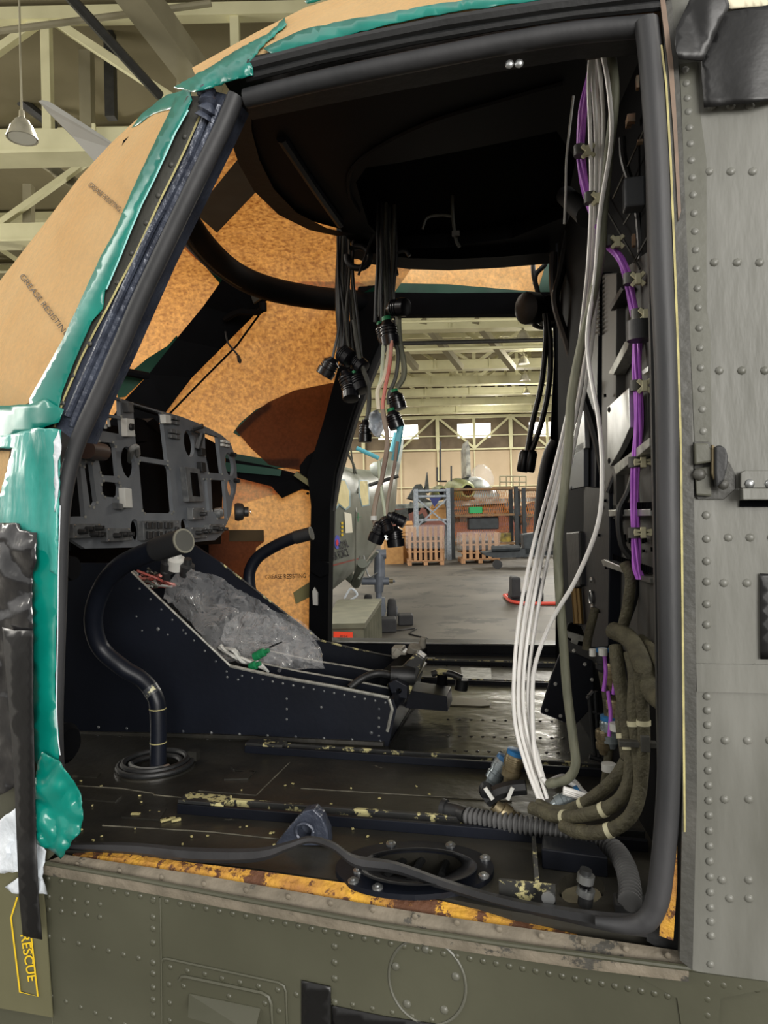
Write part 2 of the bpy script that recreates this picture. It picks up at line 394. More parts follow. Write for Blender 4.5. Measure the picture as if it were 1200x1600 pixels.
for px in (570, 686, 800, 914): hb(mb, hpx(px), 5.4, hpx(px), 7.6, DB - .1, .22); hb(mb, hpx(px), 0, hpx(px), 5.4, DB - .05, .08)
for px in (628, 743, 857): hb(mb, hpx(px), 5.4, hpx(px), 7.6, DB - .1, .16); hb(mb, hpx(px), 0, hpx(px), 5.4, DB - .05, .05)
for px in (570, 686, 800): hb(mb, hpx(px), 7.5, hpx(px + 57), 5.5, DB - .15, .13); hb(mb, hpx(px + 57), 5.5, hpx(px + 114), 7.5, DB - .15, .13)
hb(mb, -40, 5.45, 40, 5.45, DB - .1, .1); hb(mb, -40, 6.3, 40, 6.3, DB - .12, .07); hb(mb, -40, 7.5, 40, 7.5, DB - .1, .18)
for z in (3.1,): hb(mb, -40, z, 40, z, DB - .02, .05)
struct(mb.build('trim_1', truss))
mb = MB(); mb.box(W(0, DB - .1, .9), (90, .2, 1.8), RZ); struct(mb.build('trim_2', mat('dado_red', (96, 58, 50), (110, 66, 56), rough=.7)))
# roof cladding and far side walls
mb = MB(); mb.box(W(0, 26, 9.85), (90, 40, .12), RZ); struct(mb.build('ceiling', roofm))
for s, nme in ((-1, 'wall_left'), (1, 'wall_right')):
    mb = MB(); mb.box(W(s * 40, 33, 4.9), (.3, 25, 9.8), RZ); struct(mb.build(nme, wallm))
# roof trusses
ds = [11.3, 14.8, 18.8, 22.6, 25.6, 29, 32.5, 35.6, 38.8, 42]
for i, d in enumerate(ds):
    mb = MB(); zb = 7.55
    mb.beam(W(-30, d, zb), W(22, d, zb), .34, .34, UP0)
    mb.beam(W(-30, d + .02, zb - .2), W(22, d + .02, zb - .2), .5, .05, UP0)
    mb.beam(W(-30, d, 9.6), W(22, d, 9.6), .2, .2, UP0)
    for k in range(-9, 8):
        mb.beam(W(k * 3 + .8, d, zb), W(k * 3 + .8, d, 9.6), .14, .14, FW)
        mb.beam(W(k * 3 + .8, d, zb if k % 2 else 9.6), W(k * 3 + 3.8, d, 9.6 if k % 2 else zb), .12, .12, FW)
    for k in range(-12, 10): mb.box(W(k * 2.2, d - .2, zb), (.05, .05, .42), RZ)
    struct(mb.build('trim_%d' % (i + 3), truss))
# raking struts between trusses
mb = MB()
mb.beam(D(190, -40, 9.0), D(330, 150, 11.3), .38, .38)
mb.beam(D(440, 330, 14), D(290, 120, 10.8), .3, .3)
mb.beam(D(135, 60, 12.5), D(137, 200, 12.5), .2, .2); mb.beam(D(281, 80, 11.2), D(283, 250, 11.2), .1, .1, FW)
mb.beam(D(-30, 110, 13), D(130, 65, 13), .3, .16); mb.beam(D(120, 75, 13), D(420, 35, 13), .16, .1)
for a, b in (((0, 200), (170, 330)), ((60, 250), (125, 290)), ((45, 290), (45, 430)), ((85, 268), (190, 330))): mb.beam(D(*a, 15), D(*b, 15), .18, .18)
for px in (590, 660, 742, 905): mb.beam(D(px, 500, 22.4), D(px + 60, 575, 24.9), .2, .2)
struct(mb.build('trim_13', truss2))
for f_, lb in ((lambda m: m.tube([D(95, -20, 9), D(250, 150, 10.5)], .07, 8), 'thick black diagonal tube crossing below the roof above the taped nose'), (lambda m: m.tube([D(-30, 110, 14), D(85, 198, 14)], .1, 8), 'black diagonal tube behind the hanging bay lamp at the picture edge'),
              (lambda m: m.beam(D(170, -20, 12), D(174, 185, 12), .16, .16, FW), 'upright black steel post beneath the roof above the blade tip'), (lambda m: m.beam(D(118, 238, 12), D(158, 262, 12), .16, .16, FW), 'short black strut just below the nearest beam by the blade'),
              (lambda m: m.beam(D(-20, 345, 15), D(50, 372, 15), .2, .12), 'short dark strut low down beside the brown paper edge')):
    mb = MB(); f_(mb); tag(mb.build('steel_brace', pipe_m), lb, 'brace')
for k, (y0, y1, r, mt, d) in enumerate([(549, 540, .05, truss, 22.0), (538, 530, .07, pipe_m, 22.3), (505, 497, .04, truss, 20)]):
    mb = MB(); mb.tube([D(560, y0, d), D(900, y1, d)], r, 8)
    if k == 1: mb.tube(smooth_path([D(580, 515, d), D(580, 535, d), D(600, 538, d)]), r, 8)
    o = mb.build('roof_pipe', mt); tag(o, ['cream pipe run hung under the second beam past the open far door', 'dark pipe with an elbow hung just above the cream pipe', 'thin cream conduit under the topmost beam in the far doorway'][k], 'pipe')
mb = MB(); mb.tube([D(-20, 51, 10), D(330, 5, 10)], .045, 8); o = mb.build('roof_pipe', truss2); tag(o, 'grey conduit under the cladding at the top of the roof, over the hanging lamp', 'pipe')
def lamp(px, py, d, h, label, grp='bay lamps'):
    p = D(px, py, d); t = thing('bay_lamp', label, 'lamp', p, grp)
    mb = MB(); mb.lathe(p, (0, 0, -1), [(0, h * .1), (h * .12, h * .28), (h * .4, h * .46), (h * .9, h * .64), (h * .88, h * .6), (h * .4, h * .42)], 16); mb.build('shade', mat('lamp_shade', (176, 172, 154), (200, 196, 178), rough=.35, metal=.5), t, True)
    mb = MB(); mb.lathe(p - UP0 * h * .84, (0, 0, -1), [(0, h * .56), (h * .04, h * .56)], 16); mb.build('lens', mat('lamp_glass', (225, 225, 215), rough=.2), t, True)
    mb = MB(); mb.tube([p, p + UP0 * (9.5 - p.z)], .012, 6); mb.lathe(p, UP0, [(0, h * .12), (h * .3, h * .1)], 10); mb.build('stem', truss2, t)
lamp(34, 184, 8.5, .28, 'round metal bay lamp hanging on a stem above the taped nose')
for (x, y, d, h, nme) in ((817, 515, 22.5, .36, 'the first beam'), (818, 556, 25.5, .33, 'the second beam'), (820, 583, 29, .33, 'the third beam'), (822, 606, 32.5, .3, 'the fourth beam')):
    lamp(x, y, d, h, 'bay lamp hanging in the far doorway in front of ' + nme + ' from the top')

# ---- second helicopter beyond the open far door
t = thing('parked_helicopter', 'grey green military helicopter parked beyond the open far door', 'helicopter', D(480, 930, 9))
mb = MB(); rows = []
# stations along the body: (centre px, top px y, bottom px y, depth of near side, half width)
st = [(430, 640, 985, 8.0, 1.0), (505, 680, 968, 9.0, 1.1), (540, 690, 948, 9.8, 1.15), (568, 715, 918, 11, 1.1), (588, 727, 893, 12, 1.0), (600, 730, 868, 12.8, .85), (612, 733, 838, 13.6, .6), (619, 736, 812, 14.6, .4), (621, 700, 770, 16.5, .1)]
for (px, yt, yb, d, hw) in st:
    T = D(px, yt, d); B = D(px, yb, d); c = (T + B) / 2; hh = (T - B).length / 2; side = (RT0 * -1.0 + FW * .28).normalized(); row = []
    c = c + side * hw
    for k in range(24):
        a = 2 * math.pi * k / 24; ca, sa = math.cos(a), math.sin(a)
        row.append(c - side * hw * math.copysign(abs(ca) ** .55, ca) + UP0 * hh * math.copysign(abs(sa) ** .75, sa))
    rows.append(row)
mb.grid(rows, closed=True); mb.f += [tuple(range(24)), tuple(reversed(range(len(mb.v) - 24, len(mb.v))))]; mb.mi += [0, 0]
hullo = mb.build('hull', hull, t, True)
bpy.context.view_layer.update()
from mathutils.bvhtree import BVHTree
bv = BVHTree.FromPolygons([tuple(v) for v in mb.v], [f for f in mb.f])
def HF(px, py, off=.01):
    r = ray(px, py); h = bv.ray_cast(CAM, r.normalized())
    if h[0] is None: return D(px, py, 10)
    return h[0] - r.normalized() * off
for poly, lab in (([(512, 752), (520, 748), (527, 760), (528, 788), (522, 796), (508, 794)], 1), ([(528, 750), (538, 751), (545, 768), (545, 790), (539, 795), (529, 786), (526, 765)], 2), ([(562, 752), (574, 752), (576, 788), (566, 790), (562, 770)], 3)):
    c = (sum(p[0] for p in poly) / len(poly), sum(p[1] for p in poly) / len(poly))
    big = [(c[0] + (p[0] - c[0]) * 1.22, c[1] + (p[1] - c[1]) * 1.1) for p in poly]
    f = drape(big, lambda x, y: HF(x, y, .02), 4).build('window_frame', mat('pale_blue_edge', (140, 164, 170), rough=.5), t, solid=.01)
    drape(poly, lambda x, y: HF(x, y, .035), 4).build('masked_window', window_paper, t, solid=.01)
tag(drape([(538, 800), (549, 803), (551, 832), (540, 833)], lambda x, y: HF(x, y, .030), 4).build('notice_sheet', mat('paper_white', (226, 220, 200), rough=.8)), 'white paper notice taped to the side of the parked helicopter', 'notice')
drape(circ((527, 847), 4.2, 20, 11), lambda x, y: HF(x, y, .030), 4).build('roundel_blue', mat('pale_blue', (86, 92, 186), rough=.5), t)
drape(circ((527, 848), 2, 16, 5), lambda x, y: HF(x, y, .055), 4).build('roundel_red', mat('pale_red', (206, 60, 80), rough=.5), t)
text('ROYAL', 'lettering', HF, (531, 859), (546, 854), 12, mat('text_grey', (44, 44, 50), rough=.6), t, .035, .02)
text('AIR FORCE', 'lettering', HF, (521, 876), (546, 868), 12, MATS['text_grey'], t, .035, .02)
drape([(513, 884), (560, 872), (560, 874), (513, 886.5)], lambda x, y: HF(x, y, .030), 4).build('red_line', mat('dull_red', (150, 80, 70), rough=.6), t)
mb = MB(); mb.prism(fpts(HF, [(559, 801), (560, 801), (560, 815), (559, 815)], .02), FW * .005); mb.prism(fpts(HF, [(555, 807.5), (565, 807), (565, 808), (555, 809)], .02), FW * .005); mb.build('green_cross', greenc, t)
for k in range(4):
    drape([(533, 816 + k * 6), (536, 815 + k * 6), (536.5, 819 + k * 6), (533.5, 820 + k * 6)], lambda x, y: HF(x, y, .030), 4).build('yellow_stencil', yell, t)
mb = MB(); mb.tube([HF(548, 700, .02), HF(553, 740, .02), HF(556, 800, .02), HF(555, 900, .02)], .012, 6); mb.tube(smooth_path([HF(520, 694, .02), HF(545, 712, .02), HF(556, 740, .02), HF(558, 770, .02)]), .02, 6); mb.build('skin_seam', greyd, t)
mb = MB(); mb.tube([HF(577, 758, .1), D(622, 744, 12)], .035, 6); mb.build('fairing_edge', pipe_m, t)
mb = MB()
for (x, y, r) in ((598, 726, .14),): mb.lathe(D(x, y + 10, 11.8), (-.6, -.5, .3), [(0, r), (.12, r * .9), (.2, r * .6), (.24, r * .2)], 12)
mb.build('engine_fairing', hulll, t, True)
mb = MB(); mb.prism([D(p[0], p[1], 16) for p in ((613, 742), (624, 692), (631, 684), (629, 705), (622, 745))], FW * .2); mb.build('tail_fin', hulll, t)
tq = mat('turquoise_pipe', (90, 170, 186), rough=.4)
mb = MB(); mb.tube([D(557, 700, 10), D(592, 716, 10)], .03, 8); mb.tube([D(612, 706, 10), D(619, 676, 10)], .035, 8); tag(mb.build('covered_tube', tq), 'pale turquoise tube resting on top of the parked helicopter', 'tube')
# nose gear strut
g = thing('landing_gear', 'grey main landing gear strut with a rubber wheel beside the parked helicopter', 'landing gear', D(595, 985, 10.0))
mb = MB(); mb.tube([D(593, 865, 10.1), D(593, 900, 10.1)], [.075, .08], 14); mb.tube([D(593, 898, 10.1), D(592, 925, 10.1)], [.08, .06], 14); mb.tube([D(592, 925, 10.1), D(592, 940, 10.1)], .045, 12); mb.lathe(D(588, 866, 10.1), RT0, [(0, .07), (.14, .07)], 12); mb.build('strut', strut_m, g, True)
mb = MB(); mb.tube([D(565, 908, 10.1), D(608, 908, 10.1)], .055, 12); mb.tube([D(608, 908, 10.1), D(617, 908, 10.1)], .018, 8); mb.build('axle', strut_m, g, True)
mb = MB(); mb.tube([D(605, 908, 10.08), D(614, 908, 10.08)], .033, 12); mb.build('axle_collar', brass, g)
mb = MB(); mb.tube([D(545, 900, 10.1), D(556, 912, 10.1), D(566, 880, 9.5)], .07, 10); mb.tube([D(560, 905, 9.5), D(578, 875, 9.7), D(590, 862, 9.6)], .02, 8); mb.build('oleo_leg', hull, g, True)
for pa in ([(563, 868), (556, 890), (552, 905)], [(568, 868), (576, 900), (590, 895)], [(560, 905), (585, 870), (592, 862)]):
    mb = MB(); mb.tube(smooth_path([D(x, y, 10.0) for x, y in pa]), .012, 6); mb.build('brake_line', steel, g)
for (x, y, d, r) in ((612, 955, 10.1, .182), (575, 946, 10.7, .17)):
    mb = MB(); mb.lathe(D(x, y, d) - RT0 * .06, RT0, [(0, r * .6), (.01, r * .93), (.04, r), (.09, r), (.12, r * .93), (.13, r * .6)], 24); wh = mb.build('wheel', tyre, g, True)
    mb = MB(); mb.lathe(D(x, y, d) - RT0 * .07, RT0, [(0, r * .4), (.15, r * .4)], 16); mb.build('hub', strut_m, wh)
mb = MB(); mb.prism([D(x, y, 10.0) for x, y in ((588, 934), (601, 934), (603, 955), (596, 975), (588, 955))], FW * .1); mb.build('fork', strut_m, g)
Bm0 = lambda p, z: Vector((p.x, p.y, z))
for (x0, y0, x1, y1, d, nme) in ((594, 968, 620, 988, 9.4, 'black wheel chock in front of the parked helicopter wheel'), (622, 962, 646, 978, 9.95, 'black rubber block beside the parked helicopter wheel')):
    mb = MB(); a, b = D(x0, y0, d), D(x1, y1, d); z0 = .0
    mb.prism([Bm0(a, a.z), Bm0(b, a.z), Bm0(b, z0), Bm0(a, z0)], FW * .3); tag(mb.build('wheel_chock', tyre, bevel=.02), nme, 'chock')
mb = MB(); mb.tube(smooth_path([PZ(620, 985, .01), PZ(650, 982, .01), PZ(640, 990, .01), PZ(668, 998, .01), PZ(630, 1000, .01)]), .01, 6); tag(mb.build('ground_cable', wirek), 'thin black cable lying on the hangar floor beside the chocks', 'cable')
mb = MB(); mb.tube(smooth_path([D(538, 935, 9), D(548, 920, 9), D(558, 930, 9), D(540, 942, 9), D(552, 938, 9)]), .015, 6); tag(mb.build('loose_strap', foam), 'pale strap hanging in a loop below the parked helicopter belly', 'strap')

# ---- olive crate with the orange label
t = thing('transit_crate', 'olive ribbed transit crate with an orange label on the hangar floor', 'crate', PZ(550, 1010, 0))
dz = 6.2
a = D(512, 976, dz); ax = RT0 * 1.02; 
A, B = D(512, 974, dz), D(567, 975, dz); C2, D2 = D(594, 954, 7.9), D(530, 953, 7.9)
top = A.z; Bm = lambda p, z: Vector((p.x, p.y, z))
mb = MB(); mb.prism([Bm(p, top - .04) for p in (A, B, C2, D2)], (0, 0, -(top - .05))); mb.build('body', oliveb, t)
mb = MB(); mb.prism([Bm(p, top) + v for p, v in ((A, -RT0 * .02 - FW * .02), (B, RT0 * .02 - FW * .02), (C2, RT0 * .02), (D2, -RT0 * .02))], (0, 0, -.05)); mb.build('lid', oliveb, t, bevel=.006)
mb = MB()
for k in range(7): p = B.lerp(C2, (k + .5) / 7); mb.box(Bm(p, top / 2), (.05, .05, top - .1), RZ)
mb.build('side_ribs', oliveb, t)
mb = MB(); lp = [D(521, 987, dz - .03), D(551, 988, dz - .03), D(551, 1010, dz - .03), D(521, 1009, dz - .03)]; mb.prism(lp, FW * .01); lab = mb.build('label', redm, t)
text('8114', 'label_print', lambda x, y, o=0: D(x, y, dz - .035 - o), (531, 996), (543, 996.5), 4, inkm, lab, .001)
mb = MB(); mb.prism([D(x, y, dz - .04) for x, y in ((527, 1001), (547, 1001.5), (547, 1002.5), (527, 1002))], FW * .003); mb.build('label_rule', inkm, lab)
tag(MB().prism([D(x, y, 3.0) for x, y in ((511, 922), (518, 925), (517, 990), (512, 998))], FW * .004).build('white_tape', foam), 'strip of white tape hanging on the outer edge of the far door', 'tape')
# ---- crates of pallets, shelving, boxes
def pallet_crate(x0, x1, y0, y1, d, label, n):
    t = thing('pallet_crate', label, 'crate', D((x0 + x1) / 2, y1, d), 'slatted pallet crates')
    s = FPX / d; wd = (x1 - x0) / s; P = D(x0, y1, d); P.z = 0; dep = 1.0; h = (y1 - y0) / s
    def bx(mb, l, q, z, sl, sq, sz): mb.box(P + RT0 * l + FW * q + UP0 * z, (sl, sq, sz), RZ)
    for k in range(n):
        mb = MB(); bx(mb, wd * (k + .5) / n, 0, h / 2 + .06, wd / n * .55, .03, h - .12); mb.build('slat', wood, t)
    for k in range(4):
        mb = MB(); bx(mb, wd, dep * (k + .5) / 4, h / 2 + .06, .03, .14, h - .12); mb.build('slat', wood, t)
    mb = MB()
    for z in (.12, h * .35, h * .62): bx(mb, wd / 2, .03, z, wd, .03, .05); bx(mb, wd / 2, dep, z, wd, .03, .05)
    mb.build('rail', wood, t)
    mb = MB()
    for l in (.06, wd / 2, wd - .06):
        for q in (.05, dep / 2, dep - .05): bx(mb, l, q, .05, .12, .12, .1)
    bx(mb, wd / 2, dep / 2, .13, wd, dep, .03); mb.build('pallet_base', wood, t)
    mb = MB(); bx(mb, wd / 2, dep / 2, h * .45, wd * .8, dep * .8, h * .55); mb.build('contents', mat('crate_inside', (60, 34, 28), (28, 24, 22), rough=.8), t)
    mb = MB()
    rows = []
    for z in (h * .45, h * .7, h, h * 1.03):
        r = []
        for (l, q) in ((-.02, -.03), (wd * .3, -.05), (wd * .6, -.03), (wd + .03, -.03), (wd + .03, dep * .5), (wd + .03, dep + .02), (wd * .5, dep + .02), (-.02, dep)):
            r.append(jit(P + RT0 * l + FW * q + UP0 * z, .02))
        rows.append(r)
    mb.grid(rows, closed=True); mb.build('film_wrap', wrapf, t, True)
pallet_crate(637, 694, 820, 880, 21, 'slatted pallet crate wrapped in film beside the blue rack', 7)
pallet_crate(721, 781, 832, 879, 21.3, 'lower slatted pallet crate wrapped in film in front of the caged shelving', 6)
def rack(x0, x1, ys, d, h_top, mt, label, name, grp=None, mesh_mt=None, dep=.8):
    t = thing(name, label, 'shelving', D((x0 + x1) / 2, 870, d))
    s = FPX / d; a = D(x0, ys[0], d); b = D(x1, ys[0], d); top = a.z
    for p in (a, b, a + FW * dep, b + FW * dep):
        mb = MB(); mb.box(Bm(p, top / 2), (.12, .12, top), RZ); mb.build('post', mt, t)
    for y in ys:
        z = D(x0, y, d).z - .06
        mb = MB(); mb.beam(Bm(a, z), Bm(b, z), .05, .07, UP0); mb.beam(Bm(a, z) + FW * dep, Bm(b, z) + FW * dep, .05, .07, UP0); mb.box((Bm(a, z) + Bm(b, z)) / 2 + FW * dep / 2, ((b - a).length, dep, .03), RZ); mb.build('shelf', mt if mesh_mt is None else mat('shelf_orange', (150, 108, 64), (110, 96, 76), rough=.6, scale=6), t)
    return t, a, b, top
tr_, a, b, top = rack(650, 700, (764, 773, 810), 23, 1, rackb, 'blue grey steel rack frame behind the pallet crates', 'steel_rack')
mb = MB(); mb.beam(Bm(a, top - .3), Bm(b, 1.1), .05, .05); mb.beam(Bm(b, top - .3), Bm(a, 1.1), .05, .05); mb.build('cross_brace', rackb, tr_)
for (x0, x1, lb) in ((706, 806, 'wide dark shelving unit with orange mesh holding the green bin'), (818, 870, 'dark shelving unit with orange mesh beside the cable bundle, far bay')):
    tr_, a, b, top = rack(x0, x1, (762, 803, 848), 23.4, 1, rackd, lb, 'caged_shelving', None, orange_mesh, 1.0)
    mb = MB(); hh = top; n = int((x1 - x0) / 3)
    for k in range(n + 1):
        q = k / n; p = a.lerp(b, q)
        for dx in (-.35, .35):
            mb.beam(Bm(p + RT0 * dx * .5 + FW * 1.02, .5), Bm(p - RT0 * dx * .5 + FW * 1.02, top), .012, .012)
    mb.build('mesh_back', orange_mesh, tr_)
mb = MB(); p = D(744, 797, 23.3); mb.box(p + FW * .2, (.42, .35, .22), RZ); tag(mb.build('storage_bin', mat('green_plastic', (20, 160, 90), rough=.4), bevel=.02), 'bright green plastic bin on the middle shelf of the caged shelving', 'bin')
mb = MB(); p = D(757, 818, 23.4); mb.box(p + FW * .4, (1.0, .5, .4), RZ); tag(mb.build('tool_case', rackd, bevel=.03), 'large black case under the middle shelf of the caged shelving', 'case')
mb = MB(); p = D(792, 840, 23.5); mb.box(p + FW * .3, (.34, .3, .3), RZ); tag(mb.build('yellow_case', mat('case_yellow', (170, 150, 60), (60, 56, 40), rough=.6, scale=6)), 'yellow and black case on the low shelf behind the lower pallet crate', 'case')
for (x, d, w_, h_, z, lb) in ((684, 23.5, .5, .42, None, 'open cardboard box on the lower shelf of the blue rack'), (627, 22.5, .5, .9, 0, 'tall cardboard box beside the wrapped pallet crate'), (611, 22.0, .6, .75, 0, 'cardboard box in the heap next to the parked helicopter'), (634, 22.5, .42, .3, .94, 'small cardboard carton on top of the tall cardboard box')):
    mb = MB(); p = D(x, 800, d); p.z = (z if z is not None else D(650, 810, 23).z - .04) + h_ / 2; mb.box(p, (w_, .5, h_), RZ @ Matrix.Rotation(.2 if z == 0 else 0, 3, 'Z'))
    mb.beam(p + UP0 * (h_ / 2) - FW * .25 - RT0 * w_ * .45, p + UP0 * (h_ / 2) - FW * .25 + RT0 * w_ * .45, .16, .01, (0, -1, 1)); tag(mb.build('cardboard_box', card), lb, 'box')
mb = MB(); c0 = D(611, 800, 22.0); c0.z = .75; mb.lathe(c0, UP0, [(0, .33), (.14, .27), (.26, .1)], 9); o = mb.build('paper_wrap', foam, None, True); tag(o, 'crumpled white paper lying on the cardboard box in the heap', 'paper')
# cart
t = thing('tow_cart', 'low black wheeled tow cart in front of the lower pallet crate', 'cart', D(800, 885, 19.3))
mb = MB(); mb.prism([D(x, y, 19.3) for x, y in ((754, 864), (790, 858), (860, 856), (860, 868), (775, 872), (758, 868))], FW * .7); mb.build('deck', rackd, t)
mb = MB(); mb.prism([D(x, y, 19.3) for x, y in ((817, 835), (850, 830), (862, 868), (820, 868))], FW * .4); mb.build('housing', rackd, t, bevel=.03)
mb = MB(); mb.tube([D(768, 858, 19.3), D(812, 856, 19.3)], .09, 10); mb.build('arm_tube', rackd, t)
mb = MB(); wc = D(777, 880, 19.1); wc.z = .125; mb.lathe(wc - FW * .07, FW, [(0, .08), (.0, .125), (.12, .125), (.14, .06)], 18); mb.build('wheel', tyre, t, True)
# red floor frame with black blocks
t = thing('jack_stand', 'black jack stand on a red floor frame just beyond the open doorway', 'stand', PZ(830, 945, 0))
mb = MB(); mb.tube(smooth_path([PZ(788, 930, .03), PZ(800, 940, .03), PZ(830, 943, .03), PZ(868, 943, .03)]), .03, 8); mb.tube([PZ(788, 930, .03), PZ(800, 930, .03)], .03, 8); mb.build('red_frame', mat('red_tube', (190, 62, 46), rough=.5), t)
for (x0, x1, y0, y1, d) in ((800, 814, 902, 935, 12), (832, 848, 903, 938, 12), (798, 850, 925, 940, 12.2)):
    mb = MB(); mb.prism([D(x, y, d) for x, y in ((x0, y0), (x1, y0), (x1, y1), (x0, y1))], FW * .3); mb.build('block', tyre, t, bevel=.03)
# ---- jet aircraft at the back
t = thing('parked_jet', 'stripped jet aircraft with a round nozzle behind the shelving', 'aircraft', D(740, 850, 30))
mb = MB(); mb.lathe(D(731, 766, 29), FW, [(0, .22), (0, .29), (.5, .36), (1.5, .5), (4, .7), (7, .5)], 20); mb.build('engine_nozzle', mat('nozzle_olive', (150, 156, 100), (110, 116, 84), rough=.4, metal=.4), t, True)
mb = MB(); mb.lathe(D(731, 766, 28.95), -FW, [(-.01, .22), (.005, .22)], 20); mb.build('nozzle_opening', darkm, t)
mb = MB(); mb.lathe(D(692, 768, 30), FW, [(0, .2), (.5, .26), (2, .36), (4, .3)], 16); mb.build('small_nozzle', MATS['nozzle_olive'], t, True)
mb = MB(); mb.lathe(D(692, 768, 29.98), -FW, [(-.01, .17), (.005, .17)], 16); mb.build('small_nozzle_opening', darkm, t)
mb = MB(); mb.prism([D(x, y, 31) for x, y in ((729, 745), (728, 700), (731, 687), (734, 700), (736, 745))], FW * 2.0); mb.build('tail_fin', mat('fin_mottle', (60, 60, 60), (180, 180, 170), rough=.5, scale=3), t)
mb = MB()
mb.lathe(D(750, 772, 30), FW, [(0, .3), (.4, .62), (2, .85), (5, .6)], 18); mb.lathe(D(765, 778, 30.5), FW, [(0, .2), (.4, .5), (2, .6), (4, .4)], 14); mb.build('fuselage', mat('jet_skin', (150, 156, 150), (50, 56, 52), rough=.35, scale=2.5), t, True)
mb = MB(); mb.prism([D(x, y, 30) for x, y in ((590, 790), (700, 783), (850, 776), (850, 782), (700, 792), (590, 796))], FW * 1.6); mb.build('wing', MATS['jet_skin'], t)
mb = MB()
for k in range(26): x = 600 + k * 9.6; p = D(x, 800 + random.uniform(-12, 12), 30 + random.uniform(-.5, 1)); mb.box(p, (random.uniform(.2, .6), .4, random.uniform(.2, .6)), RZ @ Matrix.Rotation(random.uniform(-.6, .6), 3, 'Y'))
mb.build('undercarriage', mat('jet_dark', (32, 36, 34), (60, 64, 62), rough=.6), t)
mb = MB(); mb.prism([D(x, y, 31) for x, y in ((663, 770), (668, 737), (671, 770))], FW * .8); mb.prism([D(x, y, 31) for x, y in ((637, 778), (650, 757), (658, 756), (668, 775), (660, 785))], FW * 2); mb.build('nose_cone', MATS['jet_dark'], t)
mb = MB(); p0 = D(684, 750, 28)
for (a_, b_) in (((683, 730), (683, 752)), ((688, 690), (688, 752)), ((683, 752), (698, 752)), ((705, 728), (705, 752))): mb.tube([D(*a_, 28), D(*b_, 28)], .04, 6)
tag(mb.build('wall_pipework', pipe_m), 'thin dark pipe stand in front of the far wall behind the blue rack', 'pipe')
for k, (x0, x1) in enumerate(((781, 822),)):
    mb = MB()
    for q in range(5): x = x0 + (x1 - x0) * q / 4; mb.tube([D(x, 744, 34), D(x, 762, 34)], .03, 5)
    for y in (744, 753): mb.tube([D(x0, y, 34), D(x1, y, 34)], .03, 5)
    tag(mb.build('guard_rail', truss2), 'pale guard rail platform in front of the far wall beyond the caged shelving', 'rail')
mb = MB(); p = D(752, 752, 30.2); mb.lathe(p - UP0 * .2, UP0, [(0, .5), (.3, .55), (.7, .4), (.9, .15)], 9); tag(mb.build('dust_cover', wrapf, None, True), 'crumpled clear dust sheet draped over the stripped jet', 'dust sheet')
mb = MB(); mb.prism([D(x, y, 22.9) for x, y in ((671, 778), (690, 777), (679, 792))], FW * .1); tag(mb.build('blue_bag', mat('blue_bag', (40, 50, 110), rough=.6)), 'dark blue triangular cover hanging in the blue rack', 'cover')
# rotor blade beyond the nose
mb = MB(); P = [(60, 157), (75, 160), (115, 190), (180, 232), (150, 262), (115, 222), (70, 168)]
mb.prism([D(x, y, 2.6 + (x - 60) * .004) for x, y in [(60, 158), (66, 156), (78, 159), (150, 205), (200, 240), (195, 290), (156, 262), (112, 212), (72, 172)]], FW * .02)
tag(mb.build('rotor_blade', blade_m), 'grey pointed blade tip rising from behind the brown paper', 'blade')
# ================================================================= THE COCKPIT SHELL
H = thing('helicopter_cockpit', 'olive and black helicopter cockpit seen through its open doorway, windows masked', 'helicopter', (-.3, 1.0, 1.06))
IN = -NS * -1.0                      # unit vector pointing inboard (away from the camera)
def slab(name, mt, pts, off, thick, holes=(), parent=H, bevel=0, smooth=False, fn=SK, **k):
    mb = MB(); mb.prism(fpts(fn, pts, off), fn.n * thick, [fpts(fn, h, off) for h in holes]); return mb.build(name, mt, parent, smooth, 0, bevel, **k)
def rivets(mb, pts, r=.0054, off=0, fn=SK):
    for p in pts: mb.dome(fn(p[0], p[1], off), -fn.n, r * (p[2] if len(p) > 2 else 1))
# aft side skin and its rivets
R_EDGE = [(1046, -30), (1060, 100), (1068, 250), (1075, 420), (1081, 620), (1085, 820), (1088, 1040), (1089, 1250), (1082, 1516)]
B_EDGE = [(1082, 1516), (930, 1497), (760, 1474), (600, 1449), (400, 1412), (200, 1374), (62, 1350)]
# lap joints, doublers
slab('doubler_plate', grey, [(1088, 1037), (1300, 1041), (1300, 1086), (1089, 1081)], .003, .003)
slab('doubler_strip', greyd, [(1062, 100), (1090, 96), (1094, 175), (1104, 250), (1104, 480), (1110, 520), (1112, 700), (1104, 705), (1086, 700), (1078, 520), (1070, 300)], .0012, .003)
slab('corner_gusset', olive, [(1000, 1506), (1088, 1520), (1200, 1535), (1200, 1545), (1126, 1560), (1121, 1620), (1070, 1640), (1058, 1560), (1000, 1528)], .0025, .003)
mb = MB(); mb.prism(fpts(SK, R_EDGE + [(1400, 1590), (1400, -80)], 0), NS * .012)
col = [110, 131, 154, 175, 200, 225, 251, 278, 305, 334, 362, 391, 420, 451, 481, 513, 544, 575, 608, 640, 674, 805, 842, 877, 909, 944, 976, 1011, 1044, 1063, 1088, 1110, 1133, 1156, 1180, 1204, 1227, 1251, 1274, 1298, 1322, 1346, 1370, 1394, 1418, 1440, 1462]
def colx(y): return 1069 + 35 * min(1, ((y - 100) / 720)) ** .75 + (y > 1040) * (y - 1040) * .016
rivets(mb, [(colx(y), y) for y in col])
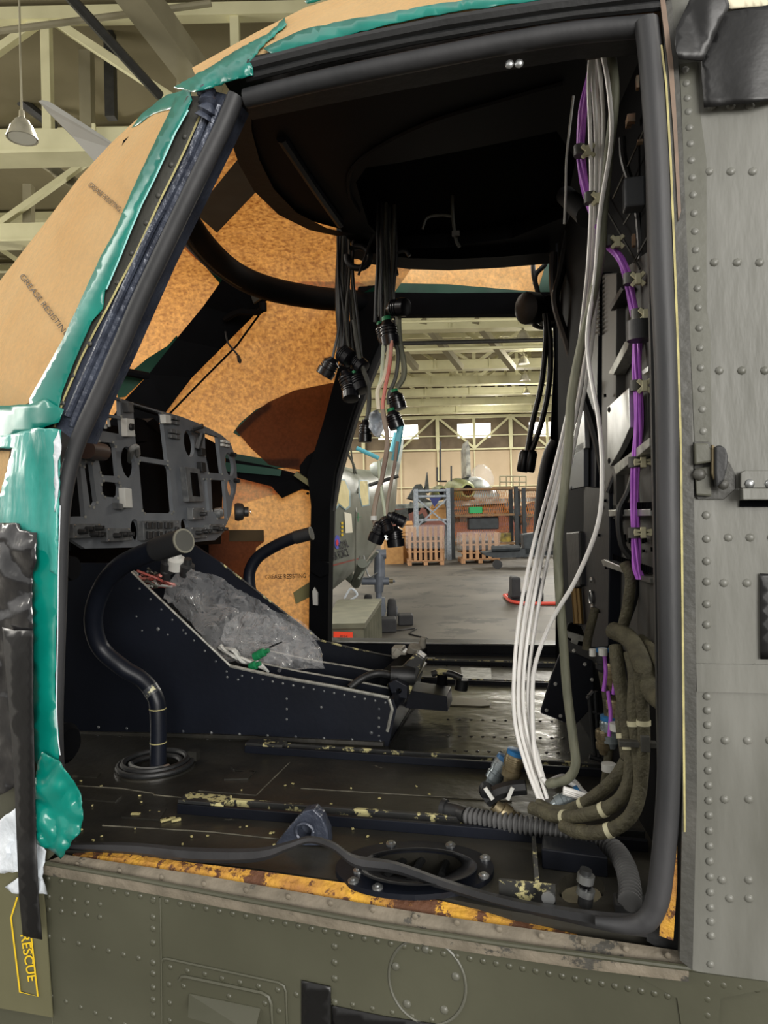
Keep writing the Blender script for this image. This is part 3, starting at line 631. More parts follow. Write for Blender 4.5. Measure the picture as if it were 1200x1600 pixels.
for y, xs in ((268, (1108, 1142, 1176, 1210)), (410, (1116, 1152, 1187, 1222)), (579, (1124, 1159, 1195, 1231)), (840, (1138, 1172, 1206)), (911, (1131, 1167, 1203)), (1043, (1145, 1180)), (1065, (1132, 1162, 1195)), (1157, (1133, 1168, 1203)), (1249, (1132, 1170, 1208)), (1375, (1128, 1170)), (1404, (1140, 1170)), (166, (1112, 1142, 1172))):
    rivets(mb, [(x, y) for x in xs])
rivets(mb, [(x, 1506 + (x - 1060) * .02, .9) for x in (1110,)])
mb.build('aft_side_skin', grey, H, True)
mb = MB(); mb.prism(fpts(SK, B_EDGE + [(-60, 1325), (-160, 1300), (-160, 1800), (1400, 1800), (1400, 1590)], 0), NS * .012)
rivets(mb, [(75 + k * 20.6, 1373 + k * 3.9) for k in range(51)], .0047)
rivets(mb, [(239, y) for y in (1407, 1433, 1451, 1473, 1504, 1521, 1543, 1562, 1585, 1610)], .0054)
rivets(mb, [(523, y) for y in (1479, 1504, 1529, 1566)])
rivets(mb, [(76 + k * 20, 1401 + k * 3 + q * 20) for k in range(5) for q in range(2)], .0047)
rivets(mb, [(76 + k * 23.4, 1463 + k * 5.7) for k in range(7)], .0046)
rivets(mb, [(80 + k * 23, 1556 + k * 9) for k in range(6)], .004)
rivets(mb, [(520 + k * 31, 1564 + k * 6) for k in range(6)], .004)
rivets(mb, [(266, 1511), (293, 1517), (320, 1522), (347, 1529), (375, 1535), (404, 1541), (434, 1547), (436, 1580), (264, 1538), (265, 1567), (265, 1595), (287, 1541), (358, 1557), (414, 1568), (463, 1554)], .0045)
rivets(mb, [(1105, y, 1.2) for y in (1535, 1560, 1585)] + [(1130, 1538, 1.2), (1155, 1541, 1.1), (1182, 1544), (1066, 1560), (1068, 1585), (1037, 1540), (1065, 1527), (1009, 1523), (1040, 1527)])
for pl in ([(250, 1402), (252, 1500), (253, 1620)], [(67, 1440), (75, 1500), (84, 1620)]): mb.tube([SK(x, y, .0005) for x, y in pl], .0016, 6)
mb.build('lower_side_skin', olive, H, True)
# footstep recess with its raised frames
def rr(x0, y0, x1, y1, x2, y2, r=12): return None
st1 = [(253, 1503), (256, 1498), (262, 1498), (435, 1535), (444, 1540), (447, 1550), (450, 1640), (254, 1640)]
st2 = [(281, 1532), (285, 1526), (291, 1526), (410, 1551), (420, 1557), (424, 1568), (428, 1640), (281, 1640)]
mb = MB()
for o_, s_ in ((st1, .0022), (st2, .003)):
    mb.tube([SK(x, y, .001) for x, y in o_], s_, 6)
mb.build('footstep_frame', olive, H, True)
mb = MB(); q = [(294, 1556), (296, 1552), (405, 1575), (410, 1580), (400, 1610), (294, 1575)]
fr = fpts(SK, q, .001); mb.prism(fr, -NS * -.004)
ins = [SK(297, 1555, .012), SK(404, 1578, .014), SK(390, 1612, .03), SK(296, 1590, .03)]
mb.add([SK(295, 1553, .001), SK(407, 1576, .001), SK(396, 1618, .028), SK(294, 1590, .028)], [(0, 1, 2, 3)])
mb.build('footstep_lip', olive, H)
# round access cover
mb = MB(); ring = [SK(668 + 60 * math.cos(a) + 4 * math.sin(a), 1534 + 67 * math.sin(a) + 6 * math.cos(a), .0005) for a in [2 * math.pi * i / 40 for i in range(41)]]
mb.tube(ring, .0020, 6); rivets(mb, [(665, 1483), (618, 1510), (712, 1526), (636, 1569), (694, 1578)], .0062); mb.build('access_cover', greyd, H, True)

# --- layered frame around the opening
TOPL = [(395, 96), (540, 62), (700, 34), (850, 12), (1040, -12)]
def band(name, mt, outer, inner, off, thick, **k): return slab(name, mt, outer + inner[::-1], off, thick, **k)
band('aft_frame_strip', frame_m, R_EDGE, [(1030, -30), (1040, 100), (1047, 250), (1052, 420), (1058, 620), (1060, 820), (1063, 1040), (1066, 1250), (1062, 1500)], .012, .02)
band('aft_sealant', pink, [(1037, -20), (1052, 100), (1058, 200), (1064, 330)], [(1029, -20), (1044, 100), (1052, 200), (1060, 345)], .0145, .002)
mb = ribbon(SK, [(1033, 70), (1041, 130), (1048, 250), (1054, 400), (1060, 560), (1064, 700), (1066, 900), (1068, 1100), (1070, 1300)], 3.4, .0135); mb.build('primer_line', cream, H)
band('aft_jamb', rubberd, [(1040, 0), (1046, 100), (1060, 620), (1066, 1250), (1060, 1500)], [(1000, 0), (1008, 100), (1018, 620), (1030, 1250), (1010, 1470)], -.02, .03)
band('corroded_jamb_strip', rust, [(1058, 1270), (1058, 1380), (1052, 1470)], [(1048, 1285), (1036, 1400), (1030, 1462)], .006, .004)
# sill: worn ledge, corroded primer strip, inboard floor edge
LEDGE_I = [(100, 1336), (300, 1366), (450, 1392), (600, 1418), (760, 1443), (900, 1462), (1060, 1486)]
mb = MB(); rows = []
for (xo, yo), (xi, yi) in zip([(62, 1350), (260, 1385), (430, 1417), (600, 1449), (765, 1474), (905, 1494), (1075, 1514)], LEDGE_I):
    a = SK(xo, yo, .0); b = SK(xi, yi - 1, -.014); rows.append([a + Vector((0, 0, -.012)) - NS * .006, a - NS * .008, a - NS * .006 + Vector((0, 0, .006)), a + Vector((0, 0, .004)) , SK((xo + xi) / 2, (yo + yi) / 2, -.003), b, b + Vector((0, 0, -.02))])
mb.grid(rows)
for k in range(15): mb.dome(SK(120 + k * 66, 1351 + k * 10.2, -.001), -NS, .0042, .0016)
mb.build('sill_ledge', taupe, H, True)
mb = MB(); mb.tube([SK(x, y - 3, .008) for x, y in B_EDGE], .0035, 8); mb.build('sill_bead', olive, H, True)
yl = [(118, 1330), (200, 1334), (300, 1348), (400, 1360), (500, 1374), (600, 1388), (700, 1410), (800, 1434), (900, 1458)]
yo = [(110, 1341), (200, 1352), (300, 1366), (400, 1385), (500, 1403), (600, 1421), (700, 1436), (800, 1450), (905, 1466)]
mb = MB(); mb.grid([[SK(a[0], a[1], -.035), SK((a[0] + b[0]) / 2, (a[1] + b[1]) / 2 - 1, -.026), SK(b[0], b[1] + 3, -.018)] for a, b in zip(yl, yo)]); mb.build('corroded_sill_strip', rust, H)

# top frame: black channel, blue-grey lip, outer rail
def tb(off_y, x0=380, x1=1030): return [(x, y + off_y) for x, y in ((x0, 158 if x0 < 400 else 100), (520, 124), (640, 100), (780, 78), (900, 63), (x1, 52))]
mb = MB()
Lp = lambda dy, off: [SK(x, y + dy, off) for x, y in ((384, 150), (500, 122), (640, 93), (780, 66), (900, 47), (1020, 36))]
mb.tube(smooth_path(Lp(4, -.002), 6), .013, 12); mb.build('top_seal', rubber, H, True)
band('top_channel', rubberd, [(350, 128), (395, 92), (540, 58), (700, 28), (850, 6), (1045, -20)], [(370, 160), (500, 132), (640, 104), (780, 76), (900, 56), (1030, 46)], -.02, .05)
mb = MB(); mb.tube([SK(x, y, .008) for x, y in ((385, 122), (500, 93), (640, 64), (780, 40), (900, 22), (1040, 8))], .006, 8); mb.tube([SK(x, y, .012) for x, y in ((390, 104), (520, 72), (700, 36), (850, 13), (1048, -12))], .009, 8); mb.build('top_rail', rubberd, H, True)
mb = MB(); rivets(mb, [(796, 100), (811, 99)], .006, -.01)
mb.build('top_fastener', steel, H, True)
# aft seal and its corner
mb = MB(); mb.tube(smooth_path([SK(x, y, .006) for x, y in ((1010, 34), (1018, 110), (1028, 260), (1034, 420), (1042, 600), (1045, 850), (1047, 1000), (1048, 1120), (1043, 1260), (1034, 1360), (1026, 1410), (1010, 1438), (980, 1446), (930, 1440))], 6), [.0140] * 61 + [.0135] * 6 + [.013 - k * .0006 for k in range(12)], 14); mb.build('aft_seal', rubber, H, True)
# forward pillar: seal, foil band, primer line, rivet strip
FP = [(369, 150), (347, 202), (315, 267), (283, 333), (251, 400), (216, 475), (190, 537), (158, 610), (125, 682), (108, 735), (98, 790), (94, 850), (92, 930), (88, 1040), (86, 1150), (92, 1300)]
mb = MB(); mb.tube(smooth_path([SK(x, y, .004) for x, y in FP], 5), .0127, 12); mb.build('pillar_seal', rubber, H, True)
band('pillar_inner', bluef, [(326, 140), (296, 227), (255, 307), (213, 397), (170, 480), (130, 557), (88, 667)], [(364, 150), (340, 202), (308, 267), (244, 400), (184, 537), (150, 610), (118, 690)], .0, .05)
mb = MB(); mb.tube(smooth_path([jit(SK(x, y, .004), .0015) for x, y in ((332, 160), (306, 225), (272, 290), (236, 365), (196, 450), (150, 545), (106, 650))], 6), .0055, 8); mb.tube(smooth_path([jit(SK(x, y, .0), .0015) for x, y in ((344, 165), (322, 215), (288, 285), (250, 365), (208, 450), (164, 545), (114, 665))], 6), .0065, 8); mb.build('pillar_foil', bluef, H, True)
mb = ribbon(SK, [(317, 170), (292, 227), (273, 267), (253, 307), (233, 350), (210, 400), (187, 443), (167, 482), (147, 519), (127, 559), (100, 622), (85, 667)], 3.2, .005); mb.build('primer_line', cream, H)
band('pillar_rivet_strip', frame_m, [(292, 150), (270, 200), (235, 270), (180, 380), (140, 480), (100, 580), (76, 655)], [(322, 150), (292, 227), (253, 307), (210, 400), (167, 482), (127, 559), (88, 660)], .003, .012)
mb = MB(); rivets(mb, [(288, 213), (267, 257), (247, 305), (228, 348), (205, 395), (183, 441), (158, 488), (140, 537), (114, 587), (98, 630)], .0045, .004); mb.build('pillar_rivet', frame_m, H, True)
mb = MB(); rows = []
for i in range(9):
    q = i / 8; c = SK(322 + 22 * q, 140 + 20 * q, .012); rows.append([jit(c + Vector((math.cos(a) * .012, -.004, math.sin(a) * .012)) + RT * (.01 - .02 * q), .003) for a in [k * .785 for k in range(8)]])
mb.tube(smooth_path([SK(322, 140, .008), SK(325, 165, .01), SK(318, 185, .008)], 5), [.012 + .003 * math.sin(i * 2.1) for i in range(11)], 9); mb.build('pillar_sealant_lump', bluef, H, True)

# --- nose surface outboard: lofted between pillar line A and the silhouette B
A = [(1040, 6), (860, 14), (700, 36), (540, 66), (400, 98), (312, 140), (262, 235), (216, 335), (170, 435), (118, 560), (92, 650), (88, 760), (84, 900), (80, 1060), (90, 1200), (100, 1320), (66, 1352), (64, 1420), (64, 1620)]
B = [(1040, -90), (860, -80), (640, -50), (480, 8), (398, 50), (300, 105), (210, 190), (125, 275), (62, 358), (-2, 440), (-70, 540), (-130, 700), (-150, 850), (-160, 1000), (-160, 1150), (-160, 1300), (-160, 1360), (-160, 1430), (-160, 1640)]
def dens(P, n=10):
    out = []
    for i in range(len(P) - 1):
        for k in range(n): out.append(Vector(P[i]).lerp(Vector(P[i + 1]), k / n))
    return out + [Vector(P[-1])]
QF = 16; A2, B2 = dens(A, QF), dens(B, QF)
NR = len(A2); kd = kdtree.KDTree(NR * 61); DEP = []; idx = 0; GR = []
for i in range(NR):
    a, b = A2[i], B2[i]; p0 = SK(a.x, a.y, .004); row = []
    v_ = i * 6 / QF; bulge = .16 if v_ < 24 else (.16 + .12 * min(1, (v_ - 24) / 30))
    if v_ > 90: bulge -= .16 * min(1, (v_ - 90) / 8)
    for j in range(61):
        s_ = j / 60; px, py = a.lerp(b, s_); r = ray(px, py)
        base = SK(px, py, .004); q = base + r * (bulge * s_ ** 2.2)
        row.append(q); kd.insert(Vector((px, py, 0)), idx); DEP.append((q - CAM).dot(FW)); idx += 1
    GR.append(row)
kd.balance()
def NN(px, py, off=0.0):
    ws = 0; d = 0
    for co, i, dist in kd.find_n(Vector((px, py, 0)), 8):
        k = 1 / (dist * dist + 3); ws += k; d += DEP[i] * k
    q = CAM + ray(px, py) * (d / ws); return q - (q - CAM).normalized() * off
NN.n = NS
# superellipsoid of the nose, used for the inner faces of the glazing
SC = Vector((-.28, 1.80, 1.55)); SAx = Vector((1.50, .96, 1.02)); PW = 4
def SH(px, py, off=0.0):
    """where the line of sight leaves the nose shell"""
    r = ray(px, py); lo, hi = 1.2, 6.0
    f = lambda t: sum(abs((CAM + r * t - SC)[k] / SAx[k]) ** PW for k in range(3)) - 1
    if f(lo) > 0: lo = 1.5
    for _ in range(40):
        mid = (lo + hi) / 2
        if f(mid) > 0: hi = mid
        else: lo = mid
    return CAM + r * (lo - off)
def SH2(px, py, off=0.0):
    q = SH(px, py, off); return q
# opaque nose skin under the window line, wrapping round to the chin
mb = MB(); rows = [[q + (q - CAM).normalized() * .006 for q in GR[i][::3]] + [GR[i][60] + FW * .25 + RT * .02] for i in range(QF * 10, NR, 3)]
mb.grid(rows); mb.build('nose_side_skin', olive, H, True)
# masking paper outboard of the near glazing
def psheet(name, poly, fn, label, step=16, amp=.006, seed=1, off=0, grp=None):
    o = drape(poly, lambda x, y: fn(x, y, off), step, amp, 6, seed).build(name, paper, None, True); return tag(o, label, 'paper', grp)
up_sil = [(62, 358), (125, 275), (210, 190)]
pp = psheet('masking_paper', [(296, 152), (255, 235), (210, 330), (165, 425), (118, 530), (80, 610), (40, 632), (-40, 650), (-62, 530), (-2, 441), (62, 359), (125, 276), (175, 222), (214, 186)], NN, 'large tan masking paper over the side window outside the door pillar', 15, .009, 3)
psheet('masking_paper', [(1040, -40), (860, -30), (640, -36), (482, 9), (399, 51), (300, 106), (310, 128), (402, 86), (540, 55), (700, 22), (860, 2), (1040, -8)], NN, 'tan masking paper over the roof windows above the doorway', 14, .004, 9, .002)
psheet('masking_paper', [(-60, 700), (16, 705), (8, 745), (0, 770), (-60, 900)], NN, 'small tan masking paper corner below the level green tape', 12, .003, 5)
psheet('masking_paper', [(-60, 850), (6, 850), (3, 905), (-60, 960)], NN, 'sliver of tan masking paper beside the shiny black sheet', 12, .003, 6)
for s_, a, b, h in (('GREASE RESISTING. DE', (137, 290), (196, 340), 8), ('GREASE RESISTING', (30, 432), (103, 528), 9)):
    text(s_, 'printed_lettering', NN, a, b, h, inkm, pp, .011)
# green tape
def tape(poly, label, mt=None, fn=NN, off=.012, step=12, amp=.006, seed=1, ej=1.2, name='green_tape', cat='tape', thick=.0012, ns=14, grp=None, sx=.45):
    o = drape(poly, lambda x, y: fn(x, y, off), step, amp, ns, seed, ej, amp > .005, sx).build(name, mt or tapeg, None, True, thick); return tag(o, label, cat, grp)
tape([(268, 168), (275, 150), (296, 140), (300, 156), (293, 172), (273, 207), (257, 243), (240, 280), (220, 320), (203, 360), (188, 398), (164, 455), (161, 482), (143, 503), (117, 563), (97, 613), (88, 660), (50, 655), (46, 624), (97, 533), (158, 400), (177, 367), (207, 297), (237, 233), (253, 200)], 'long green tape strip running down the outside of the door pillar', seed=2, amp=.0006, step=8, ej=.3)
tape([(206, 200), (222, 178), (262, 148), (300, 136), (330, 128), (300, 142), (268, 170), (240, 178), (214, 196)], 'green tape over the silhouette corner beside the pillar top', seed=3, step=9)
tape([(272, 136), (330, 104), (372, 78), (420, 52), (445, 28), (448, 38), (408, 74), (392, 96), (396, 118), (362, 126), (330, 138), (304, 144)], 'crumpled green tape bunched at the top of the door pillar', seed=4, amp=.009, step=5, off=.022, ns=22, sx=1)
tape([(412, 76), (470, 48), (560, 28), (700, 4), (860, -14), (860, -2), (700, 20), (600, 40), (540, 56), (470, 72), (424, 84)], 'green tape along the lower edge of the roof paper', seed=5, off=.016)
tape([(480, 6), (520, -6), (700, -34), (700, -44), (510, -18), (476, 2)], 'green tape at the very top of the nose', seed=6, off=.016)
tape([(-40, 640), (0, 634), (46, 632), (70, 622), (100, 640), (92, 660), (60, 672), (20, 682), (-40, 700)], 'dark green tape running level from the pillar to the picture edge', seed=7, off=.02)
tape([(-40, 690), (20, 678), (60, 668), (96, 672), (94, 740), (92, 800), (90, 900), (60, 880), (46, 830), (-20, 822), (-40, 860), (-40, 830), (2, 770), (20, 700), (0, 700), (-40, 712)], 'crumpled pale green tape patch on the nose corner', tapel, seed=8, off=.026, amp=.008, step=6, ns=16, sx=.3)
tape([(52, 850), (60, 828), (92, 825), (92, 900), (88, 1000), (86, 1080), (92, 1150), (92, 1190), (60, 1200), (52, 1180), (52, 1100), (48, 1000)], 'upright dark green tape below the pale crumpled patch', seed=9, off=.024, amp=.004)
tape([(58, 1195), (66, 1175), (92, 1188), (104, 1206), (118, 1225), (126, 1240), (130, 1275), (126, 1300), (118, 1308), (95, 1342), (82, 1330), (56, 1316), (52, 1250)], 'bunched green tape hanging at the forward end of the sill', seed=10, off=.045, amp=.014, step=5, ns=16, sx=1)
for pl, lb in (([(22, 1265), (40, 1250), (58, 1310), (72, 1330), (66, 1370), (74, 1398), (60, 1396), (20, 1396), (8, 1386), (30, 1370), (28, 1362), (0, 1364), (-20, 1362), (-20, 1300), (4, 1278)], 'torn white wrapping hanging behind the long black tape'), ([(84, 690), (92, 672), (96, 702), (90, 720), (92, 760), (86, 800)], 'torn white tape backing along the pillar foot')):
    tape(pl, lb, foam, name='white_wrapping', cat='wrapping', seed=12, off=.032, amp=.016, step=7, ns=24)
mb = ribbon(NN, [(294, 172), (274, 207), (258, 243), (241, 280), (221, 320), (204, 360), (189, 398), (166, 452)], 2.5, .014); tag(mb.build('tape_backing', mat('pale_cyan', (150, 210, 206), rough=.4)), 'pale shiny edge of tape backing along the pillar', 'tape')
for pts, wd, lb in (([(94, 790), (91, 900), (90, 1000), (88, 1100), (90, 1150), (94, 1180)], 1.6, 'thin torn white backing edge beside the dark green tape'),): tag(ribbon(NN, pts, wd, .03).build('tape_backing', foam), lb, 'tape')
# black sheets and tapes on the nose
tape([(-20, 818), (30, 818), (32, 828), (58, 832), (56, 880), (50, 900), (52, 1000), (50, 1080), (52, 1200), (22, 1230), (6, 1240), (-20, 1250)], 'wrinkled shiny black sheet on the nose beside the green tape', tapes, name='black_sheet', cat='sheet', seed=14, off=.045, amp=.010, step=7, ns=9, sx=1.6)
tape([(4, 980), (22, 985), (52, 985), (52, 1100), (56, 1300), (60, 1400), (66, 1468), (36, 1462), (30, 1400), (22, 1200), (14, 1100)], 'long black tape strip hanging over the RESCUE marking', tapek, name='black_tape', seed=15, off=.06, amp=.002, ej=0)
tape([(471, 1532), (517, 1542), (517, 1640), (471, 1640)], 'short upright black tape beside the footstep', tapek, SK, .003, name='black_tape', seed=16, amp=.0005, ej=0)
tape([(518, 1571), (600, 1588), (680, 1600), (760, 1640), (518, 1640)], 'wide black tape at the bottom of the lower side skin', tapek, SK, .002, name='black_tape', seed=17, amp=.0005, ej=0)
tape([(1063, 30), (1075, 5), (1085, -20), (1130, -30), (1140, 10), (1130, 30), (1098, 95), (1060, 92), (1054, 70), (1056, 45)], 'curled corner of black film beside the top of the door frame', tapek, SK, .03, name='black_film', cat='film', seed=18, amp=.012, ns=10, ej=0)
tape([(1094, 78), (1130, 20), (1250, 0), (1250, 152), (1100, 168), (1096, 120)], 'large black film square stuck over the aft side skin', tapek, SK, .014, name='black_film', cat='film', seed=19, amp=.008, ns=8, ej=0)
tape([(1085, -40), (1300, -60), (1300, 0), (1142, 14), (1120, 2)], 'pale taped cover above the black film at the top of the aft skin', mat('pale_cover', (226, 218, 190), rough=.6), SK, .006, name='cover_sheet', cat='cover', seed=21, amp=.004, ej=0)
tape([(1187, 896), (1300, 900), (1300, 1030), (1188, 1030)], 'black tape patch low on the aft side skin', tapek, SK, .004, name='black_tape', seed=20, amp=.001, ej=0)
# RESCUE marking
mk = slab('rescue_panel', mat('rescue_patch', (92, 90, 66), (98, 96, 72), rough=.5), [(-30, 1365), (62, 1352), (70, 1420), (82, 1590), (-30, 1570)], .008, .002)
RS = lambda x, y, o=0: SK(x, y, .0095 + o)
mb = ribbon(RS, [(27, 1402), (17, 1434), (31, 1550), (59, 1557), (49, 1466)], 2.6, .001); mb.build('rescue_arrow_outline', yell, H)
text('RESCUE', 'rescue_lettering', RS, (32, 1461), (44, 1534), 14, yell, H, .001, .012)
# latch and rail on the aft side skin
L = thing('door_latch', 'worn grey door latch bracket with a black roller on the aft skin', 'latch', SK(1110, 740))
mb = MB(); mb.prism(fpts(SK, [(1084, 690), (1108, 690), (1112, 700), (1140, 722), (1150, 742), (1150, 764), (1132, 780), (1090, 780), (1084, 772)], .004), NS * .005); mb.build('base_plate', frame_m, L, bevel=.001)
mb = MB(); mb.prism(fpts(SK, [(1085, 692), (1106, 692), (1112, 704), (1112, 722), (1086, 726)], .022), NS * .02); mb.prism(fpts(SK, [(1086, 732), (1110, 728), (1112, 776), (1088, 774)], .014), NS * .012); mb.build('hook', greyd, L, bevel=.002)
mb = MB(); mb.prism(fpts(SK, [(1112, 694), (1118, 698), (1124, 716), (1124, 735), (1116, 750), (1112, 740)], .024), NS * .01); mb.build('worn_edge', brass, L, bevel=.001)
mb = MB(); mb.prism(fpts(SK, [(1117, 697), (1126, 695), (1134, 700), (1138, 712), (1137, 728), (1131, 752), (1119, 762), (1117, 740)], .03), NS * .024); mb.build('roller', rubberd, L, bevel=.003)
mb = MB(); rivets(mb, [(1094, 702, 1.5), (1093, 741, 1.5), (1130, 757, 1.3)], .005, .018); mb.build('bolt', frame_m, L, True)
L = thing('door_rail', 'short grey sliding door rail beside the latch bracket', 'rail', SK(1190, 755))
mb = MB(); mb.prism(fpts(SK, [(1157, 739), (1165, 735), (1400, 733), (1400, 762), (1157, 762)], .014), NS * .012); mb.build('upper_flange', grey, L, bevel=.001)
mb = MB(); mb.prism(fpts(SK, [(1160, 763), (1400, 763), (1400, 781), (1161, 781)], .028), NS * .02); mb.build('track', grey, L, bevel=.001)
mb = MB(); rivets(mb, [(1171, 756, 1.5), (1203, 756, 1.5)], .004, .014); mb.build('bolt', steel, L, True)
mb = MB(); mb.prism(fpts(SK, [(1156, 782), (1400, 782), (1400, 792), (1156, 792)], .004), NS * .003); mb.build('lower_gap', darkm, L)
# ================================================================= COCKPIT INTERIOR
ZF = 1.06
FL = lambda x, y, o=0: PZ(x, y, ZF + o)
FL.n = Vector((0, 0, -1))
def flslab(name, mt, pts, h, parent=H, z0=0, **k):
    mb = MB(); mb.prism([FL(x, y, z0 + h) for x, y in pts], (0, 0, -h - .003)); return mb.build(name, mt, parent, **k)
# floor plate and its panels
mb = MB(); mb.prism([Vector(p) for p in ((-1.28, 1.55, ZF), (-1.0, 1.16, ZF), *[tuple(PZ(x, y, ZF)) for x, y in ((90, 1328), (200, 1331), (300, 1345), (400, 1357), (500, 1371), (600, 1385), (700, 1404), (800, 1424), (900, 1438), (1010, 1448))], (.28, 1.0, ZF), (.4, 2.78, ZF), (-1.28, 2.5, ZF))], (0, 0, -.05),
   [[FL(*p) for p in circ((655, 1356), 96, 20, 31)], [FL(*p) for p in circ((908, 1388), 38, 14, 26)], [FL(*p) for p in circ((243, 1200), 44, 18, 16)]]); mb.build('cockpit_floor', floorm, H)
mb = MB(); mb.box((-.42, 1.85, .86), (1.45, 1.5, .02)); mb.build('underfloor', darkm, H)
flslab('worn_floor_panel', floors, [(606, 1150), (690, 1068), (860, 1062), (925, 1078), (940, 1200), (800, 1196), (610, 1178)], .003)
mb = MB()
for y, x0, x1 in ((1124, 700, 925), (1150, 700, 900), (1173, 710, 900)): rivets(mb, [(x, y + (x - 700) * .02) for x in range(x0, x1, 18)], .0045, .003, FL)
for y in (1148, 1160): rivets(mb, [(x, y + (x - 400) * .035 - 2) for x in range(120, 600, 34)], .004, 0, FL)
rivets(mb, [(610 + k * 22, 1040 + (k % 3)) for k in range(12)], .004, 0, FL)
# FL offsets are heights, so the domes are flipped upright
mb.build('floor_rivets', floors, H, True)
mb = MB()
for pl in ([(240, 1272 - 30), (300, 1248), (310, 1236), (400, 1243), (452, 1192)], [(75, 1225), (190, 1232), (240, 1240)], [(160, 1290), (330, 1300), (500, 1318)], [(470, 1232), (700, 1246), (800, 1252)]):
    mb.tube([FL(x, y, .0005) for x, y in pl], .0015, 5)
mb.build('floor_seams', mat('seam_dust', (110, 106, 92), (60, 58, 50), rough=.8, scale=30), H)
for q in ([(120, 1204), (158, 1206), (152, 1214), (112, 1212)], [(140, 1240), (190, 1243), (180, 1252), (130, 1248)], [(358, 1208), (400, 1203), (388, 1216), (350, 1217)], [(366, 1202), (360, 1196), (392, 1200), (398, 1206)], [(205, 1256), (260, 1262), (250, 1280), (190, 1276)]):
    flslab('inspection_cover', floorm, q, .003)
mb = MB(); 
for k in range(46): mb.box(FL(random.uniform(120, 700), random.uniform(1215, 1320), .002), (random.uniform(.002, .006), random.uniform(.002, .005), .002), Matrix.Rotation(random.random() * 3, 3, 'Z'))
for (x, y) in ((267, 1279), (258, 1281), (275, 1281), (212, 1272)): mb.box(FL(x, y, .003), (.016, .006, .004), Matrix.Rotation(random.random() * 3, 3, 'Z'))
o = mb.build('paint_flakes', cream); tag(o, 'scattered pale paint flakes on the black cockpit floor', 'debris', None, 'stuff')
# seat rails
def rail(p0, p1, w, h, label, chips=()):
    t = thing('seat_rail', label, 'rail', FL(*p0), 'seat rails on the cockpit floor')
    a, b = FL(*p0), FL(*p1); d = (b - a).normalized(); n = Vector((-d.y, d.x, 0))
    if n.y < 0: n = -n
    for k in (-1, 1):
        mb = MB(); mb.beam(a + n * k * w / 2 + UP0 * h / 2, b + n * k * w / 2 + UP0 * h / 2, w * .28, h); mb.build('flange', edgem if k > 0 else navy, t, bevel=.001)
    mb = MB(); mb.beam(a + UP0 * h * .15, b + UP0 * h * .15, w * 1.25, h * .3); mb.build('base_strip', navy, t)
    mb = MB(); mb.beam(a + UP0 * (h + .003), a + d * .09 + UP0 * (h + .003), w * 1.1, .006); mb.build('end_stop', edgem, t, bevel=.001)
rail((388, 1172), (948, 1210), .03, .016, 'black seat rail on the floor just in front of the console')
rail((286, 1264), (1010, 1322), .034, .018, 'black seat rail on the floor nearest to the doorway')
rail((640, 1036), (870, 1042), .02, .014, 'thin bright-edged floor rail close to the far door sill')
rail((652, 1066), (870, 1073), .02, .014, 'thin bright-edged floor rail behind the worn metal floor panel')
# far door sill
mb = MB(); mb.prism([PY(x, y, 2.66) for x, y in ((495, 1003), (905, 1009), (905, 1024), (495, 1020))], (0, .1, 0)); mb.prism([PY(x, y, 2.64) for x, y in ((495, 1020), (905, 1024), (905, 1032), (495, 1028))], (0, .1, 0)); mb.build('far_sill', navy, H)
mb = MB(); mb.tube([PY(495, 1003, 2.65), PY(905, 1009, 2.65)], .004, 6); mb.build('far_sill_edge', steel, H)
mb = MB(); a, b, c, d = FL(720, 1043, .004), FL(767, 1044, .004), FL(768, 1062, .004), FL(722, 1060, .004); mb.prism([a, b, c, d], (0, 0, -.004)); tag(mb.build('data_plate', mat('scuffed_silver', (190, 192, 190), (140, 142, 140), rough=.4, metal=.3, scale=40)), 'scuffed silver plate fixed on the cockpit floor beyond the console', 'plate')
# roof underside, with its cut-out and the box above
RZf = lambda x, y, o=0: PZ(x, y, 2.40 - o)
RP = [(362, 150), (366, 195), (378, 240), (402, 285), (440, 322), (485, 345), (532, 358), (560, 395), (620, 408), (700, 412), (780, 408), (860, 399), (930, 385), (1030, 300), (1060, 60), (1000, 30), (700, 52), (460, 96), (372, 128)]
hole = [(556, 285), (572, 262), (620, 255), (740, 232), (870, 205), (900, 250), (880, 340), (800, 372), (700, 386), (612, 390), (575, 350)]
mb = MB(); rz = [RZf(x, y) for x, y in RP]; mb.prism(rz, (0, 0, .04), [[RZf(x, y) for x, y in hole]]); mb.build('roof_lining', lining, H)
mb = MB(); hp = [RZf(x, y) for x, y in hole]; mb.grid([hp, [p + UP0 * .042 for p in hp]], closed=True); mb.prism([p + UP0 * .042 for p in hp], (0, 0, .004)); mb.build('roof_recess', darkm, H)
mb = MB(); lip = [(545, 384), (580, 398), (640, 406), (700, 408), (780, 404), (858, 397)]; mb.grid([[RZf(x, y) - UP0 * .0 for x, y in lip], [RZf(x, y) - UP0 * .03 for x, y in lip]]); mb.grid([[RZf(x, y) - UP0 * .03 for x, y in lip], [RZf(x, y + -18) - UP0 * .03 for x, y in lip]]); mb.build('roof_lip', lining, H)
mb = MB(); mb.tube(smooth_path([RZf(x, y, .004) for x, y in ((560, 330), (545, 300), (552, 262), (600, 225), (680, 188), (780, 158), (880, 130))]), .006, 6); mb.build('lining_edge', lining, H, True)
